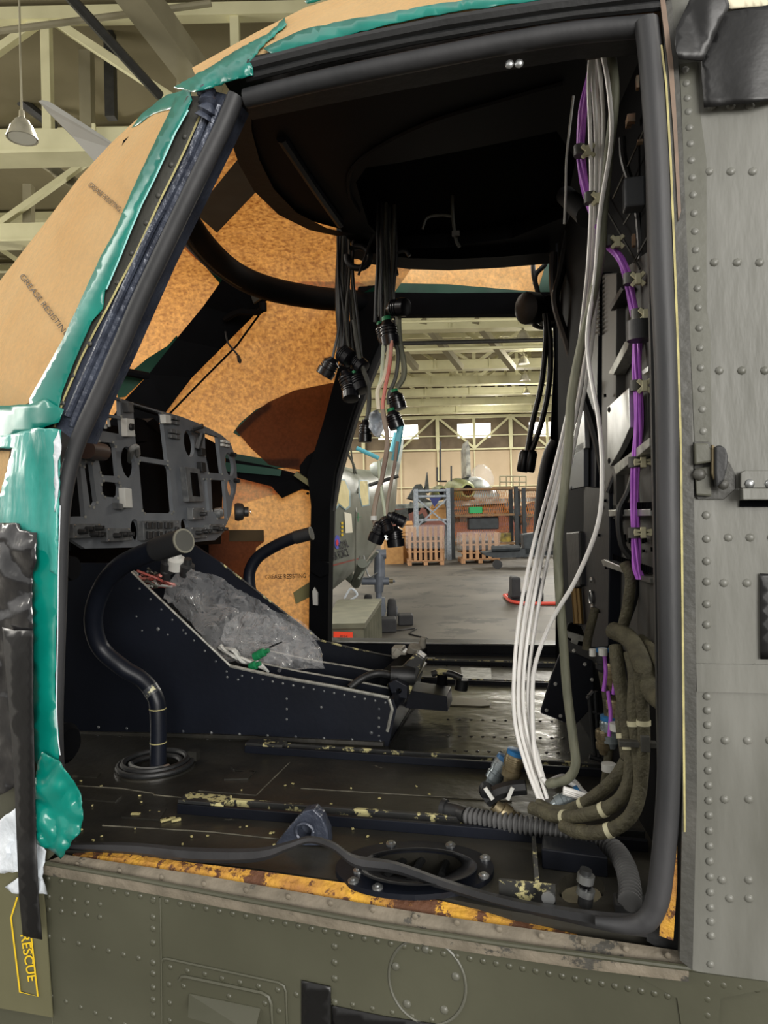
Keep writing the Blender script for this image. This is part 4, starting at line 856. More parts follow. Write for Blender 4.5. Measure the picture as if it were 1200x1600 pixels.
# headliner shell: cantrail between door top and roof, forward brow
mb = MB(); mb.grid([[SK(x, y, -.03) for x, y in ((372, 158), (500, 130), (640, 100), (780, 72), (900, 54), (1040, 44))], [RZf(x, y) for x, y in ((372, 130), (470, 97), (640, 64), (780, 50), (900, 42), (1040, 34))]])
mb.build('cantrail', lining, H)
mb = MB(); br = [(362, 150), (366, 200), (380, 245), (404, 290), (442, 328), (490, 352), (534, 362)]
up_ = [RZf(x, y) for x, y in br]; dn = [p - UP0 * .012 + Vector((-.012, 0, 0)) for p in up_]; mb.grid([up_, dn, [p + Vector((.05, 0, -.0)) for p in dn]]); mb.build('forward_brow', rubberd, H, True)
mb = MB(); mb.tube(smooth_path([RZf(440, 215, .002), RZf(490, 290, .006), RZf(532, 350, .012)]), .012, 8); mb.build('roof_stiffener', navy, H, True)
# outer roof skin and far cantrail keep the hangar light out
mb = MB(); mb.prism([p + UP0 * .048 for p in rz], (0, 0, .006)); mb.build('roof_skin', olive, H)
mb = MB(); mb.grid([[p + UP0 * .052 for p in rz], [p for p in rz]], closed=True); mb.build('roof_edge', olive, H)
# arch behind the windscreen
arch = [((215, 235), 1.12), ((290, 347), 1.42), ((318, 385), 1.6), ((352, 417), 1.8), ((392, 441), 1.98), ((440, 456), 2.15), ((500, 466), 2.38), ((560, 471), 2.6), ((600, 474), 2.7)]
pth = smooth_path([PY(p[0], p[1], Y) for p, Y in arch], 6); mb = MB(); mb.tube(pth, [.030 + .012 * (i / len(pth)) for i in range(len(pth))], 10); mb.build('windscreen_arch', black, H, True)
mb = MB(); mb.tube([p - UP0 * .03 + FW * -.02 for p in pth[6:]], .006, 6); mb.build('arch_edge', lining, H, True)
FD = lambda x, y, o=0: PY(x, y, 2.63 - o); FD.n = Vector((0, 1, 0))
def fd(name, mt, pts, o, th, holes=(), **k):
    mb = MB(); mb.prism([FD(x, y, o) for x, y in pts], (0, th, 0), [[FD(x, y, o) for x, y in h] for h in holes]); return mb.build(name, mt, H, **k)
fd('far_door_header', black, [(560, 456), (700, 458), (880, 456), (880, 490), (720, 491), (596, 492), (575, 500)], .02, .05)
fd('far_door_pillar', black, [(562, 440), (612, 425), (604, 500), (578, 560), (548, 650), (522, 740), (516, 790), (514, 870), (512, 1010), (482, 1008), (484, 880), (486, 790), (480, 740), (505, 660), (532, 560)], .04, .06)
fd('far_seal', rubber, [(612, 500), (620, 500), (585, 580), (556, 655), (530, 745), (520, 800), (518, 870), (512, 868), (513, 795), (521, 742), (548, 652), (575, 575)], .0, .04)
# centre post between the windscreens
CPf = lambda x, y, o=0: SH(x, y, .06 + o)
mb = MB(); L1 = [(352, 430), (318, 478), (275, 530), (232, 585), (190, 630), (150, 690)]; L2 = [(424, 462), (390, 500), (345, 545), (300, 590), (262, 640), (215, 712)]
mb.grid([[CPf(*a), CPf(*b), SH(b[0], b[1], -.02), SH(a[0], a[1], -.02)] for a, b in zip(L1, L2)], closed=True); mb.build('centre_post', black, H)
mb = MB(); mb.tube([CPf(*p, .01) for p in ((412, 482), (370, 540), (320, 590), (252, 660))], .004, 6); mb.build('post_trim', black, H)
mb = MB(); mb.prism([CPf(*p, .02) for p in ((392, 462), (406, 452), (412, 462), (396, 474))], FW * .02); mb.build('latch_block', mat('brow_grey', (70, 68, 62), rough=.5), H)
mb = MB(); mb.tube(smooth_path([CPf(352, 498, .02), CPf(372, 488, .05), CPf(400, 488, .08), CPf(411, 482, .1)]), .012, 8); mb.lathe(CPf(411, 486, .1), (0, 0, 1), [(0, .014), (.03, .014)], 10); mb.build('lamp_arm', black, H, True)
mb = MB(); mb.tube(smooth_path([CPf(352, 518, .03), CPf(356, 535, .05), CPf(366, 548, .05), CPf(374, 558, .05)]), .004, 6); mb.lathe(CPf(372, 556, .05), (.3, 0, -1), [(0, .006), (.02, .009), (.03, .004)], 8)
tag(mb.build('loose_lead', wirek), 'short black lead dangling from the windscreen centre post', 'cable')
mb = MB(); mb.tube([SH(180, 578, .05), SH(232, 588, .05)], .016, 8); mb.build('lower_stay', black, H)
# strap across the roof window
mb = MB(); mb.prism([SH(x, y, .02) for x, y in ((304, 332), (372, 248), (412, 284), (338, 362))], FW * .01); mb.build('roof_window_strap', mat('strap_grey', (70, 70, 64), (84, 84, 78), rough=.7), H)
# transverse bar and bracket under the far windscreen
HB = lambda x, y, o=0: SH(x, y, .08 + o)
mb = MB(); mb.prism([HB(*p) for p in ((352, 716), (420, 728), (470, 742), (500, 735), (498, 770), (470, 764), (440, 778), (424, 760), (352, 742))], FW * .03); mb.build('cross_bar', black, H)
mb = MB(); mb.prism([HB(*p, .02) for p in ((352, 722), (440, 734), (438, 744), (352, 736))], FW * .01); mb.build('bar_tape', mat('dark_green', (10, 62, 48), rough=.5), H)
mb = MB(); mb.beam(HB(462, 740, .05), HB(495, 763, .05), .02, .02); mb.build('bar_bracket', mat('bracket_olive', (110, 106, 70), rough=.5), H)
mb = MB(); mb.prism([HB(*p, .02) for p in ((468, 728), (480, 712), (498, 700), (506, 720), (492, 760), (470, 760))], FW * .02); mb.lathe(HB(481, 779 - 8, .03), (0, -1, 0), [(0, .006), (.006, .005)], 8); mb.build('bar_gusset', black, H)
mb = MB(); mb.prism([FD(*p, .07) for p in ((484, 880), (500, 876), (514, 880), (514, 896), (500, 902), (484, 892))], (0, .03, 0)); mb.build('pillar_lock', black, H)
mb = MB(); mb.prism([FD(*p, .07) for p in ((488, 924), (491, 918), (496, 926), (496, 946), (489, 945))], (0, .01, 0)); mb.build('pillar_label', whitem, H)
for k, pp_ in enumerate([[(497, 906), (503, 908), (506, 928), (500, 930)]]):
    pass
# masking paper seen from inside, on the glazing
def ip(poly, label, off=-.02, amp=.012, seed=1, step=14, mt=None, name='masking_paper', cat='paper'):
    o = drape(poly, lambda x, y: SH(x, y, off), step, amp, 5, seed).build(name, mt or paper, None, True); return tag(o, label, cat)
ip([(396, 180), (330, 190), (225, 200), (180, 260), (225, 330), (300, 400), (352, 440), (420, 470), (500, 482), (600, 480), (660, 395), (600, 380), (500, 330), (430, 300)], 'glowing brown paper over the forward roof window above the arch', seed=21)
ip([(300, 360), (240, 350), (120, 420), (60, 600), (90, 700), (190, 668), (240, 618), (310, 545), (392, 460), (376, 420)], 'glowing brown paper over the near windscreen beside the centre post', seed=23)
ip([(396, 452), (330, 520), (240, 620), (160, 700), (160, 790), (330, 800), (420, 775), (500, 760), (560, 640), (620, 470), (560, 440), (470, 440)], 'glowing brown paper over the far windscreen, printed in dark lettering', seed=25)
lowp = ip([(330, 728), (500, 738), (516, 800), (512, 1010), (380, 1010), (300, 900), (300, 800)], 'glowing brown paper over the low side window beyond the far control tube', seed=27)
text('GREASE RESISTING', 'printed_lettering', lambda x, y, o=0: SH(x, y, -.005 + o), (415, 905), (478, 903), 7, inkm, lowp, .004)
for pl, lb, sd in (([(368, 672), (392, 648), (420, 628), (460, 610), (520, 598), (540, 620), (500, 700), (470, 735), (420, 726), (392, 700)], 'darker brown patch over the paper low on the far windscreen', 31), ([(300, 828), (412, 828), (413, 846), (400, 856), (390, 980), (300, 960)], 'darker brown patch over the paper behind the console top', 33), ([(358, 828), (412, 828), (412, 846), (358, 846)], 'narrow dark paper strip at the top of the low side window', 34)):
    ip(pl, lb, .004, .003, sd, 12, brownpatch) if sd != 34 else None  # darker brown translucent patches laid over the window paper
    if sd == 34: ip(pl, 'dark strip of packing tape across the low window paper', .012, .002, sd + 2, 12, mat('dark_strip', (60, 50, 34), (74, 60, 40), rough=.3), 'packing_tape', 'tape')
ro = drape([(590, 398), (870, 385), (880, 470), (590, 470)], lambda x, y: PY(x, y, 2.80), 10, .02, 9, 35).build('masking_paper', paper, None, True); tag(ro, 'bright brown paper strip over the roof window above the far door', 'paper')
gi = mat('inner_green_tape', (8, 66, 46), (6, 48, 36), rough=.45)
for pl, lb in (([(300, 372), (352, 432), (360, 442), (344, 470), (334, 468), (346, 446), (296, 388)], 'dark green tape edging the near windscreen below the arch'), ([(182, 600), (230, 560), (262, 540), (276, 524), (282, 534), (244, 574), (196, 620), (184, 622)], 'dark green tape along the near side of the centre post'), ([(410, 442), (480, 452), (566, 458), (600, 440), (600, 472), (560, 472), (470, 466)], 'dark green tape edging the roof window above the arch'), ([(364, 676), (376, 660), (400, 640), (424, 628), (424, 638), (396, 660), (374, 682)], 'dark green tape on the edge of the darker brown patch'), ([(560, 600 - 40), (545, 560), (530, 610), (520, 650), (508, 690), (520, 690), (548, 640)], 'dark green tape beside the far door pillar'), ([(352, 706), (420, 718), (470, 716), (468, 730), (420, 732), (352, 724)], 'dark green tape above the cross bar')):
    ip(pl, lb, .0, .003, 41, 8, gi, 'green_tape', 'tape')
o = drape([(596, 442), (700, 444), (840, 456), (856, 400), (866, 400), (866, 474), (596, 470)], lambda x, y: PY(x, y, 2.77), 10, .004, 9, 37).build('green_tape', gi, None, True); tag(o, 'dark green tape edging the roof window above the far door', 'tape')
ip([(458, 926), (490, 905), (490, 930), (462, 944)], 'pale olive tape square low on the window paper', .0, .002, 44, 8, mat('olive_tape', (120, 116, 76), rough=.5), 'olive_tape', 'tape')
mb = MB(); mb.lathe(SH(556, 400, .01), (0, -1, 0), [(0, .012), (.006, .01)], 12); mb.build('grommet', rubberd, H)
# dark nose bulkhead and opaque far lower nose
BX = lambda x, y, o=0: PX(x, y, -1.30)
mb = MB(); mb.prism([BX(*p) for p in ((60, 640), (120, 655), (196, 668), (214, 692), (222, 668), (236, 680), (238, 700), (262, 760), (300, 790), (340, 800), (356, 852), (330, 880), (340, 1160), (60, 1200))], (-.03, 0, 0)); mb.build('nose_bulkhead', black, H)
mb = MB(); mb.prism([Vector(p) for p in ((-1.5, 2.62, 1.0), (-.95, 2.66, 1.0), (-.95, 2.66, 1.08), (-1.5, 2.62, 1.3))], (0, .03, 0)); mb.build('far_lower_skin', black, H)

# ---- instrument panel
XP = -1.05
IPf = lambda x, y, o=0: PX(x, y, XP + o)
IP = thing('instrument_panel', 'grey cockpit instrument panel with empty square and round cut-outs', 'instrument panel', IPf(240, 850))
def zp(x, y): return (80 + x / 3.75, 600 + y / 3.75)          # from the close-up's own pixels
out = [zp(*p) for p in ((40, 20), (330, 58), (480, 110), (640, 158), (760, 190), (850, 225), (930, 262), (1000, 300), (1050, 345), (1070, 400), (1085, 480), (1090, 560), (1080, 640), (1060, 700), (1055, 760), (1000, 880), (960, 915), (700, 940), (560, 955), (200, 965), (90, 895), (-60, 830), (-90, 300))]
def quad(*p): return [zp(*q) for q in p]
def ell(cx, cy, rx, ry, n=20): return [zp(cx + rx * math.cos(2 * math.pi * i / n) + ry * .12 * math.sin(2 * math.pi * i / n), cy + ry * math.sin(2 * math.pi * i / n)) for i in range(n)]
holes = [quad((330, 88), (405, 95), (408, 188), (300, 172), (290, 165)), quad((262, 185), (412, 205), (420, 298), (255, 265)), quad((478, 118), (650, 172), (682, 450), (510, 422), (490, 300)),
         quad((522, 452), (682, 478), (695, 500), (716, 745), (706, 758), (550, 755), (538, 740), (514, 470)), quad((283, 338), (362, 345), (376, 370), (392, 540), (300, 535), (290, 515), (272, 400)),
         ell(452, 460, 42, 94), quad((310, 570), (396, 580), (404, 600), (402, 650), (390, 666), (318, 660), (300, 640), (298, 590)), quad((205, 458), (240, 470), (268, 690), (250, 718), (228, 712), (196, 490)),
         quad((60, 480), (170, 480), (198, 775), (60, 778)), ell(808, 348, 30, 80), quad((900, 285), (975, 310), (1002, 525), (925, 520), (905, 420)), ell(1044, 472, 24, 70), ell(1050, 610, 18, 50),
         quad((936, 560), (1015, 565), (1032, 788), (975, 785), (945, 740)), quad((895, 560), (912, 560), (928, 742), (908, 742)), ell(495, 858, 28, 66), ell(782, 832, 22, 44), quad((820, 512), (862, 520), (880, 664), (830, 652))]
mb = MB(); mb.prism([IPf(*p) for p in out], (-.012, 0, 0), [[IPf(*p) for p in h] for h in holes]); mb.build('panel_plate', panelm, IP)
mb = MB()
for h in holes:
    P = [IPf(p[0], p[1], .001) for p in h]; c = sum(P, Vector()) / len(P)
    for p in P: 
        if len(h) < 12: mb.box(p + (p - c).normalized() * .002, (.002, .007, .006))
mb.build('bare_edges', chip, IP)
def unit(name, q, d=.02, mt=panelb, parent=IP, o=0.0):
    mb = MB(); mb.prism([IPf(*zp(*p), o + d) for p in q], (-d, 0, 0)); return mb.build(name, mt, parent, bevel=.0015)
def knob(parent, x, y, r=.008, d=.02, base=.02, mt=rubberd, name='knob'):
    mb = MB(); p = IPf(*zp(x, y), base); mb.lathe(p, (1, 0, 0), [(0, r), (d * .7, r * .9), (d, r * .6)], 12); mb.box(p + Vector((d, 0, 0)), (.006, .003, r * 1.6)); mb.build(name, mt, parent, True)
for q, ks in (([(130, 820), (290, 818), (298, 895), (135, 905)], ((165, 865), (205, 850), (235, 880), (262, 845), (272, 882))), ([(328, 845), (465, 845), (475, 915), (330, 925)], ((370, 888), (405, 880), (440, 880))), ([(540, 802), (752, 800), (756, 900), (546, 918)], ()), ([(828, 724), (895, 726), (900, 792), (832, 795)], ((875, 762),)), ([(820, 840), (910, 842), (915, 900), (822, 905)], ((850, 872), (885, 865), (905, 862))), ([(925, 822), (1012, 820), (1015, 868), (928, 875)], ((950, 845), (975, 852), (1000, 850)))):
    u = unit('switch_unit', q)
    for x, y in ks: knob(u, x, y, .007)
    mb = MB()
    for p in q:
        c = (sum(a[0] for a in q) / 4, sum(a[1] for a in q) / 4); mb.lathe(IPf(*zp(c[0] + (p[0] - c[0]) * .88, c[1] + (p[1] - c[1]) * .8), .02), (1, 0, 0), [(0, .003), (.002, .002)], 8)
    mb.build('screw', steel, u)
u = IP.children[-1] if False else None
for (x, y, w_, h_) in ((566, 808, 22, 40), (598, 808, 18, 40), (632, 808, 22, 40), (674, 808, 18, 38), (698, 808, 18, 38), (570, 862, 24, 46), (604, 862, 18, 46), (636, 862, 20, 40), (680, 860, 22, 34), (708, 858, 16, 30), (738, 835, 14, 34)):
    unit('toggle_switch', [(x, y), (x + w_, y), (x + w_, y + h_), (x, y + h_)], .008, rubberd, IP, .02)
for (x, y, w_, h_, mt, lb) in ((450, 105, 30, 62, panelb, None), (442, 200, 45, 108, whitem, 'pale unit with a round dial'), (430, 608, 42, 118, whitem, 'white label block'), (392, 695, 28, 40, panelb, None), (668, 178, 32, 54, whitem, 'pale module'), (880, 372, 24, 48, rubberd, None), (880, 455, 26, 60, rubberd, None)):
    o = unit('panel_module', [(x, y), (x + w_, y + 6), (x + w_ + 6, y + h_), (x + 6, y + h_ - 2)], .018, mt)
    if lb: o['label'] = lb
knob(IP, 466, 252, .010, .008, .018)
for (x0, y0, nx, ny, s_) in ((708, 186, 2, 2, 26), (704, 262, 2, 2, 30), (1008, 326, 2, 2, 22)):
    for a in range(nx):
        for b in range(ny):
            x = x0 + a * s_; y = y0 + b * s_ + a * 5; unit('push_button', [(x, y), (x + s_ - 5, y + 4), (x + s_ - 4, y + s_ - 3), (x + 1, y + s_ - 7)], .012, whitem if x0 > 1000 else panelb)
fr = unit('display_bezel', [(785, 485), (870, 498), (898, 688), (808, 690)], .02, panelb)
mb = MB(); mb.prism([IPf(*zp(*p), .022) for p in ((818, 518), (858, 524), (874, 660), (832, 655))], (-.002, 0, 0)); mb.build('display_glass', mat('display_black', (6, 6, 8), rough=.15), fr)
mb = MB(); p0 = IPf(*zp(480, 440), .01); mb.tube(smooth_path([IPf(*zp(462, 450), -.03), IPf(*zp(470, 385), .02), IPf(*zp(500, 370), .03), IPf(*zp(506, 410), .01)]), .008, 8); mb.build('cable_clamp', mat('grey_clamp', (130, 132, 130), rough=.5), IP, True)
mb = MB(); mb.tube([IPf(*zp(205, 385), .03), IPf(*zp(300, 400), .015)], .022, 12); mb.build('round_gauge_body', mat('brown_gauge', (62, 48, 44), rough=.5), IP, True)
mb = MB(); mb.tube([IPf(*zp(835, 262), .02), IPf(*zp(890, 245), .05)], .008, 8); mb.tube([IPf(*zp(820, 275), .02), IPf(*zp(895, 300), .03)], .004, 6); mb.tube([IPf(*zp(882, 290), .03), IPf(*zp(858, 380), .02)], .010, 8); mb.build('lever', rubberd, IP, True)
mb = MB(); p = IPf(*zp(1075, 750), -.02); mb.lathe(p, (.6, .3, 0), [(0, .03), (.012, .034), (.03, .03), (.035, .018), (.05, .018)], 14); mb.build('rotary_knob', rubberd, IP, True)
mb = MB(); mb.lathe(p + Vector((.05, .025, 0)), (.6, .3, 0), [(0, .008), (.002, .008)], 12); mb.build('knob_ring', steel, IP)
mb = MB(); mb.lathe(IPf(*zp(958, 755), -.01), (1, .3, 0), [(0, .016), (.02, .02), (.03, .012)], 12); mb.build('vent_ball', steel, IP, True)
for (x, y) in ((1065, 412), (1085, 565)):
    mb = MB(); mb.tube([IPf(*zp(x - 12, y), 0), IPf(*zp(x + 14, y + 3), .02)], .008, 8); mb.build('side_stud', rubberd, IP)
mb = MB(); mb.tube(smooth_path([IPf(*zp(320, 260), -.02), IPf(*zp(312, 215), -.02), IPf(*zp(330, 195), -.02), IPf(*zp(340, 250), -.02)]), .004, 6); mb.build('loose_wire', whitem, IP)
mb = MB(); mb.tube([IPf(*zp(478, 122), -.1), IPf(*zp(660, 180), -.1)], .01, 8); mb.prism([IPf(*zp(*p), -.12) for p in ((560, 225), (600, 200), (680, 280), (690, 470), (500, 420), (500, 280))], (-.05, 0, 0)); mb.build('rear_box', black, IP)
mb = MB(); mb.prism([PX(x, y, -1.16) for x, y in ((110, 640), (200, 690), (262, 690), (300, 672), (350, 700), (345, 850), (110, 860))], (-.02, 0, 0), [[PX(x, y, -1.16) for x, y in ((212, 652), (226, 656), (232, 690), (208, 694))], [PX(x, y, -1.16) for x, y in ((316, 715), (326, 718), (330, 790), (320, 788))]]); mb.build('rear_shroud', black, IP)

# ---- centre console
YC, YF = 1.60, 2.0
CS = lambda x, y, o=0: PY(x, y, YC - o); CS.n = Vector((0, 1, 0))
CC = thing('centre_console', 'navy black riveted centre console channel running back from the panel', 'console', CS(350, 1155))
prof = [(60, 880), (165, 880), (205, 895), (359, 1042), (440, 1060), (520, 1074), (608, 1092), (613, 1108), (600, 1166), (350, 1154), (95, 1147), (40, 1147)]
P3 = [CS(*p) for p in prof]
mb = MB(); mb.prism(P3, (0, .012, 0)); mb.cur = 1
rivets(mb, [(218 + k * 17, 920 + k * 16.2) for k in range(9)], .0034, 0, CS); rivets(mb, [(378 + k * 16, 1056 + k * 3.0) for k in range(15)], .0034, 0, CS)
rivets(mb, [(x, 1146 + (x - 350) * .05) for x in range(110, 600, 44)], .004, 0, CS); rivets(mb, [(448, y) for y in (1092, 1108, 1124)], .0034, 0, CS); rivets(mb, [(592, y) for y in (1108, 1122, 1136, 1150)], .0036, 0, CS)
rivets(mb, [(random.uniform(200, 340), random.uniform(950, 1000), .8) for k in range(5)] + [(372, 1062), (355, 1058), (505, 1070), (502, 1105), (580, 1145, 1.4), (247, 983, 1.5), (290, 990)], .0034, 0, CS)
mb.build('near_side_panel', [navy, mat('rivet_dark', (60, 64, 70), (120, 122, 120), rough=.4, metal=.3, scale=60)], CC, True)
sh = Vector((0, YF - YC, 0))
def far(p): q = CS(*p); return q + sh
farprof = [PY(x, y, YF) for x, y in ((230, 800), (318, 862), (345, 880), (455, 966), (500, 1001), (560, 1016), (655, 1036))]
mb = MB(); mb.prism(farprof + [P3[7] + sh, P3[8] + sh, P3[11] + sh], (0, .012, 0)); mb.build('far_side_panel', navy, CC)
for k, dy in ((0, .12), (1, .25)):
    up = [P3[i] + Vector((0, dy, -.012)) for i in (3, 4, 5, 6)]
    mb = MB(); mb.prism(up + [p - UP0 * .08 for p in reversed(up)], (0, .012, 0)); mb.build('inner_rail', navy, CC)
    mb = MB(); mb.tube([p + Vector((0, .006, 0)) for p in up], .0035, 6); mb.build('rail_lip', chip, CC)
mb = MB(); mb.grid([[P3[i] + Vector((0, .01, -.1)), P3[i] + Vector((0, YF - YC, -.1))] for i in (2, 3, 5, 6)]); mb.build('tray', black, CC)
mb = MB(); mb.tube([P3[i] + Vector((0, .002, .002)) for i in (2, 3)], .003, 6); mb.tube([P3[i] + Vector((0, .002, .002)) for i in (3, 4, 5, 6)], .004, 6); mb.tube([P3[6], P3[7], P3[8].lerp(P3[7], .4)], .004, 6); mb.build('chipped_edge', chip, CC)
mb = MB(); mb.tube([farprof[i] + Vector((0, -.002, .002)) for i in range(2, 7)], .003, 6); mb.build('far_edge', edgem, CC)
mb = MB(); mb.tube([CS(95, 1146, .004), CS(350, 1152, .004), CS(600, 1164, .004)], .008, 6); mb.build('base_angle', floorm, CC)
mb = MB(); mb.prism([P3[6] + Vector((0, 0, .0)), P3[7], P3[8], P3[8] + sh, P3[7] + sh, P3[6] + sh], (.01, 0, 0)); mb.build('end_plate', navy, CC)
# end casting
q = [PY(x, y, 1.72) for x, y in ((604, 1068), (612, 1058), (650, 1020), (664, 1030), (640, 1085), (626, 1110), (612, 1108))]
mb = MB(); mb.prism(q, (0, .05, 0)); mb.build('end_casting', edgem, CC, bevel=.004)
mb = MB(); mb.prism([PY(x, y, 1.66) for x, y in ((606, 1068), (618, 1062), (636, 1072), (636, 1092), (614, 1090))], (0, .03, 0), [[PY(x, y, 1.66) for x, y in circ((623, 1080), 4, 10)]]); mb.build('lug', navy, CC, bevel=.002)
mb = MB(); mb.beam(PY(606, 1062, 1.72), PY(655, 1018, 1.95), .05, .03); mb.build('end_crossbar', black, CC, bevel=.004)
mb = MB(); c = PY(640, 1030, 1.9); mb.box(c, (.09, .06, .025), Matrix.Rotation(.6, 3, 'Y')); mb.lathe(c + Vector((.01, 0, .01)), (.3, -.3, 1), [(0, .022), (.03, .018)], 10); mb.lathe(c + Vector((.03, .02, .03)), (.3, -.3, 1), [(0, .012), (.03, .008)], 10); mb.box(c + Vector((-.03, 0, .02)), (.03, .05, .03)); mb.build('grey_bracket', mat('pale_casting', (150, 146, 134), (120, 116, 106), rough=.5, scale=40), CC, bevel=.003)
mb = MB(); mb.tube(smooth_path([PY(546, 1075, 1.66), PY(566, 1060, 1.68), PY(590, 1052, 1.70), PY(618, 1056, 1.70)]), .009, 10); mb.lathe(PY(610, 1054, 1.7), (1, .2, -.1), [(0, .02), (.04, .024), (.06, .02)], 12); tag(mb.build('console_hose', rubberd, None, True), 'short black hose bending into the casting at the back of the console', 'hose')
mb = MB(); mb.prism([PY(x, y, 1.78) for x, y in ((634, 1078), (698, 1088), (700, 1112), (628, 1106))], (0, .1, 0)); mb.build('lower_box', navy, CC, bevel=.002)
# T handle and slot
t = thing('t_handle', 'black T-shaped handle standing on the floor behind the console', 'handle', FL(690, 1078))
mb = MB(); mb.tube([PY(690, 1082, 1.9), PY(691, 1054, 1.9)], .014, 12); mb.build('stem', black, t, True)
mb = MB(); mb.tube(smooth_path([PY(675, 1053, 1.9), PY(688, 1050, 1.9), PY(705, 1053, 1.9), PY(722, 1060, 1.9)]), .009, 10); mb.build('grip', edgem, t, True)
mb = MB(); mb.tube([PY(720, 1078, 1.95), PY(722, 1061, 1.95)], .018, 12); tag(mb.build('floor_post', rubberd, None, True), 'short black round post beside the T-shaped handle', 'post')
flslab('slot_plate', mat('tan_plate', (120, 112, 84), (90, 84, 62), rough=.4), [(702, 1090), (755, 1092), (767, 1097), (765, 1102), (752, 1103), (702, 1101)], .006)
# equipment inside the upper console, under the film
t = thing('wiring_cluster', 'tangle of red white and green wires inside the forward end of the console', 'wiring', PY(215, 905, 1.8))
for k in range(26):
    x, y = random.uniform(205, 250), random.uniform(893, 915); pts = [PY(x + random.uniform(-14, 14) * q, y + random.uniform(-8, 8) + q * 4, 1.66 + random.random() * .2) for q in range(4)]
    mb = MB(); mb.tube(smooth_path(pts, 4), .0035, 5); mb.build('wire', [redp, whitem, wireo, mat('pale_red_wire', (190, 120, 110), rough=.5)][k % 4], t)
for (x, y, r) in ((262, 893, .02), (275, 888, .024), (258, 908, .014), (292, 898, .02)):
    mb = MB(); mb.lathe(PY(x, y, 1.8), (.3, -.4, 1), [(0, r), (.03, r), (.035, r * .6), (.05, r * .5)], 12); mb.build('plug', [rubberd, whitem][int(x) % 2], t, True)
for (x, y) in ((398, 1026), (392, 1042), (405, 1022)):
    mb = MB(); mb.lathe(PY(x, y, 1.68), (1, -.2, .4), [(0, .011), (.016, .011), (.018, .006), (.03, .006)], 10); tag(mb.build('green_plug', greenc, None, True), 'small green plug poking out of the plastic film on the console', 'plug', 'green plugs under the console film')
mb = MB()
for k in range(6):
    P = [PY(345 + q * 18 + random.uniform(-4, 4), 1012 + q * 9 + random.uniform(-6, 6), 1.68 + random.random() * .06) for q in range(5)]; mb.tube(smooth_path(P, 4), .004, 6)
tag(mb.build('film_cables', whitem), 'pale thin cables lying under the film in the console tray', 'cable')
def bagf(x, y, o=0):
    # the film rests on both console rims and bulges between them
    s_ = max(0, min(1, (x - 255) / 250)); base = PY(x, y, 1.70 + .12 * max(0, 1 - abs(y - (900 + (x - 255) * .42)) / 110)); return base
for k, (pl, lb) in enumerate((([(255, 935), (262, 912), (285, 885), (310, 892), (345, 902), (366, 918), (400, 935), (430, 955), (470, 970), (484, 984), (500, 1000), (486, 1002), (500, 1020), (508, 1045), (470, 1046), (455, 1052), (420, 1040), (390, 1030), (358, 1035), (330, 1010), (300, 975)], 'large crumpled clear plastic film covering the console opening'), ([(345, 1000), (352, 975), (380, 955), (430, 962), (480, 985), (500, 1010), (506, 1044), (460, 1030), (440, 1055), (400, 1045), (370, 1035)], 'second crumpled clear plastic bag bunched at the back of the console film'))):
    o = drape(pl, bagf, 5, .030 + .008 * k, 11 + 6 * k, 51 + k, 1.5, True).build('plastic_film', film, None, False); tag(o, lb, 'plastic film')
    md = o.modifiers.new('s', 'SUBSURF'); md.levels = 0; md.render_levels = 0
mb = MB(); mb.prism([PY(420, 1010, 1.66), PY(440, 1002, 1.66), PY(441, 1004, 1.66), PY(421, 1013, 1.66)], (0, .002, 0)); tag(mb.build('cable_tie', wirek), 'black cable tie around the plastic film', 'cable tie')

# ---- control tubes
def control(label, pts, Ys, rs, sleeve, ring):
    t = thing('control_column', label, 'control column', PY(pts[-1][0], pts[-1][1], Ys[-1]), 'bent control tubes')
    P = smooth_path([PY(p[0], p[1], y) for p, y in zip(pts, Ys)], 10); R = []
    n = len(P)
    for i in range(n):
        u = i / (n - 1) * (len(rs) - 1); a = int(min(u, len(rs) - 2)); R.append(rs[a] + (rs[a + 1] - rs[a]) * (u - a))
    mb = MB(); mb.tube(P, R, 18); mb.build('tube', navy, t, True)
    mb = MB(); d = (P[0] - P[8]).normalized(); mb.tube([P[8] , P[0] + d * .004], R[0] * 1.12, 18); mb.build('end_sleeve', mat('sleeve_black', (30, 31, 33), rough=.55), t, True)
    mb = MB(); mb.lathe(P[0] + d * .0045, d, [(0, R[0] * 1.12), (.003, R[0] * 1.12)], 20); e = mb.build('end_rim', mat('worn_rim', (110, 108, 96), rough=.5), t, True)
    mb = MB(); mb.lathe(P[0] + d * .0075, d, [(0, R[0] * .95), (.0006, R[0] * .95)], 20); mb.build('bore', mat('bore_grey', (74, 74, 68), (60, 60, 56), rough=.7), e)
    return t, P, R
t, P, R = control('near bent black control tube rising from a round floor boot', [(284, 846), (236, 862), (190, 884), (160, 918), (146, 965), (156, 1010), (190, 1042), (222, 1062), (242, 1088), (247, 1120), (247, 1204)], [1.20, 1.24, 1.28, 1.31, 1.33, 1.35, 1.36, 1.37, 1.37, 1.37, 1.37], [.0205, .0205, .0205, .019, .019, .018, .018, .017, .017, .017, .017], 1, 1)
mb = MB(); mb.tube([P[-26], P[-22]], R[-1] * 1.03, 18); mb.build('chipped_elbow', mat('scratched', (44, 46, 50), (60, 62, 66), rough=.35, c3=(190, 186, 150), c3amt=.56, c3scale=60), t, True)
for i in (-14, -6): mb = MB(); mb.tube([P[i], P[i] - UP0 * .002], R[-1] * 1.04, 18); mb.build('joint_ring', cream, t)
c = FL(243, 1200)
bt = thing('floor_boot', 'round ridged floor boot ring around the near control tube', 'boot', c)
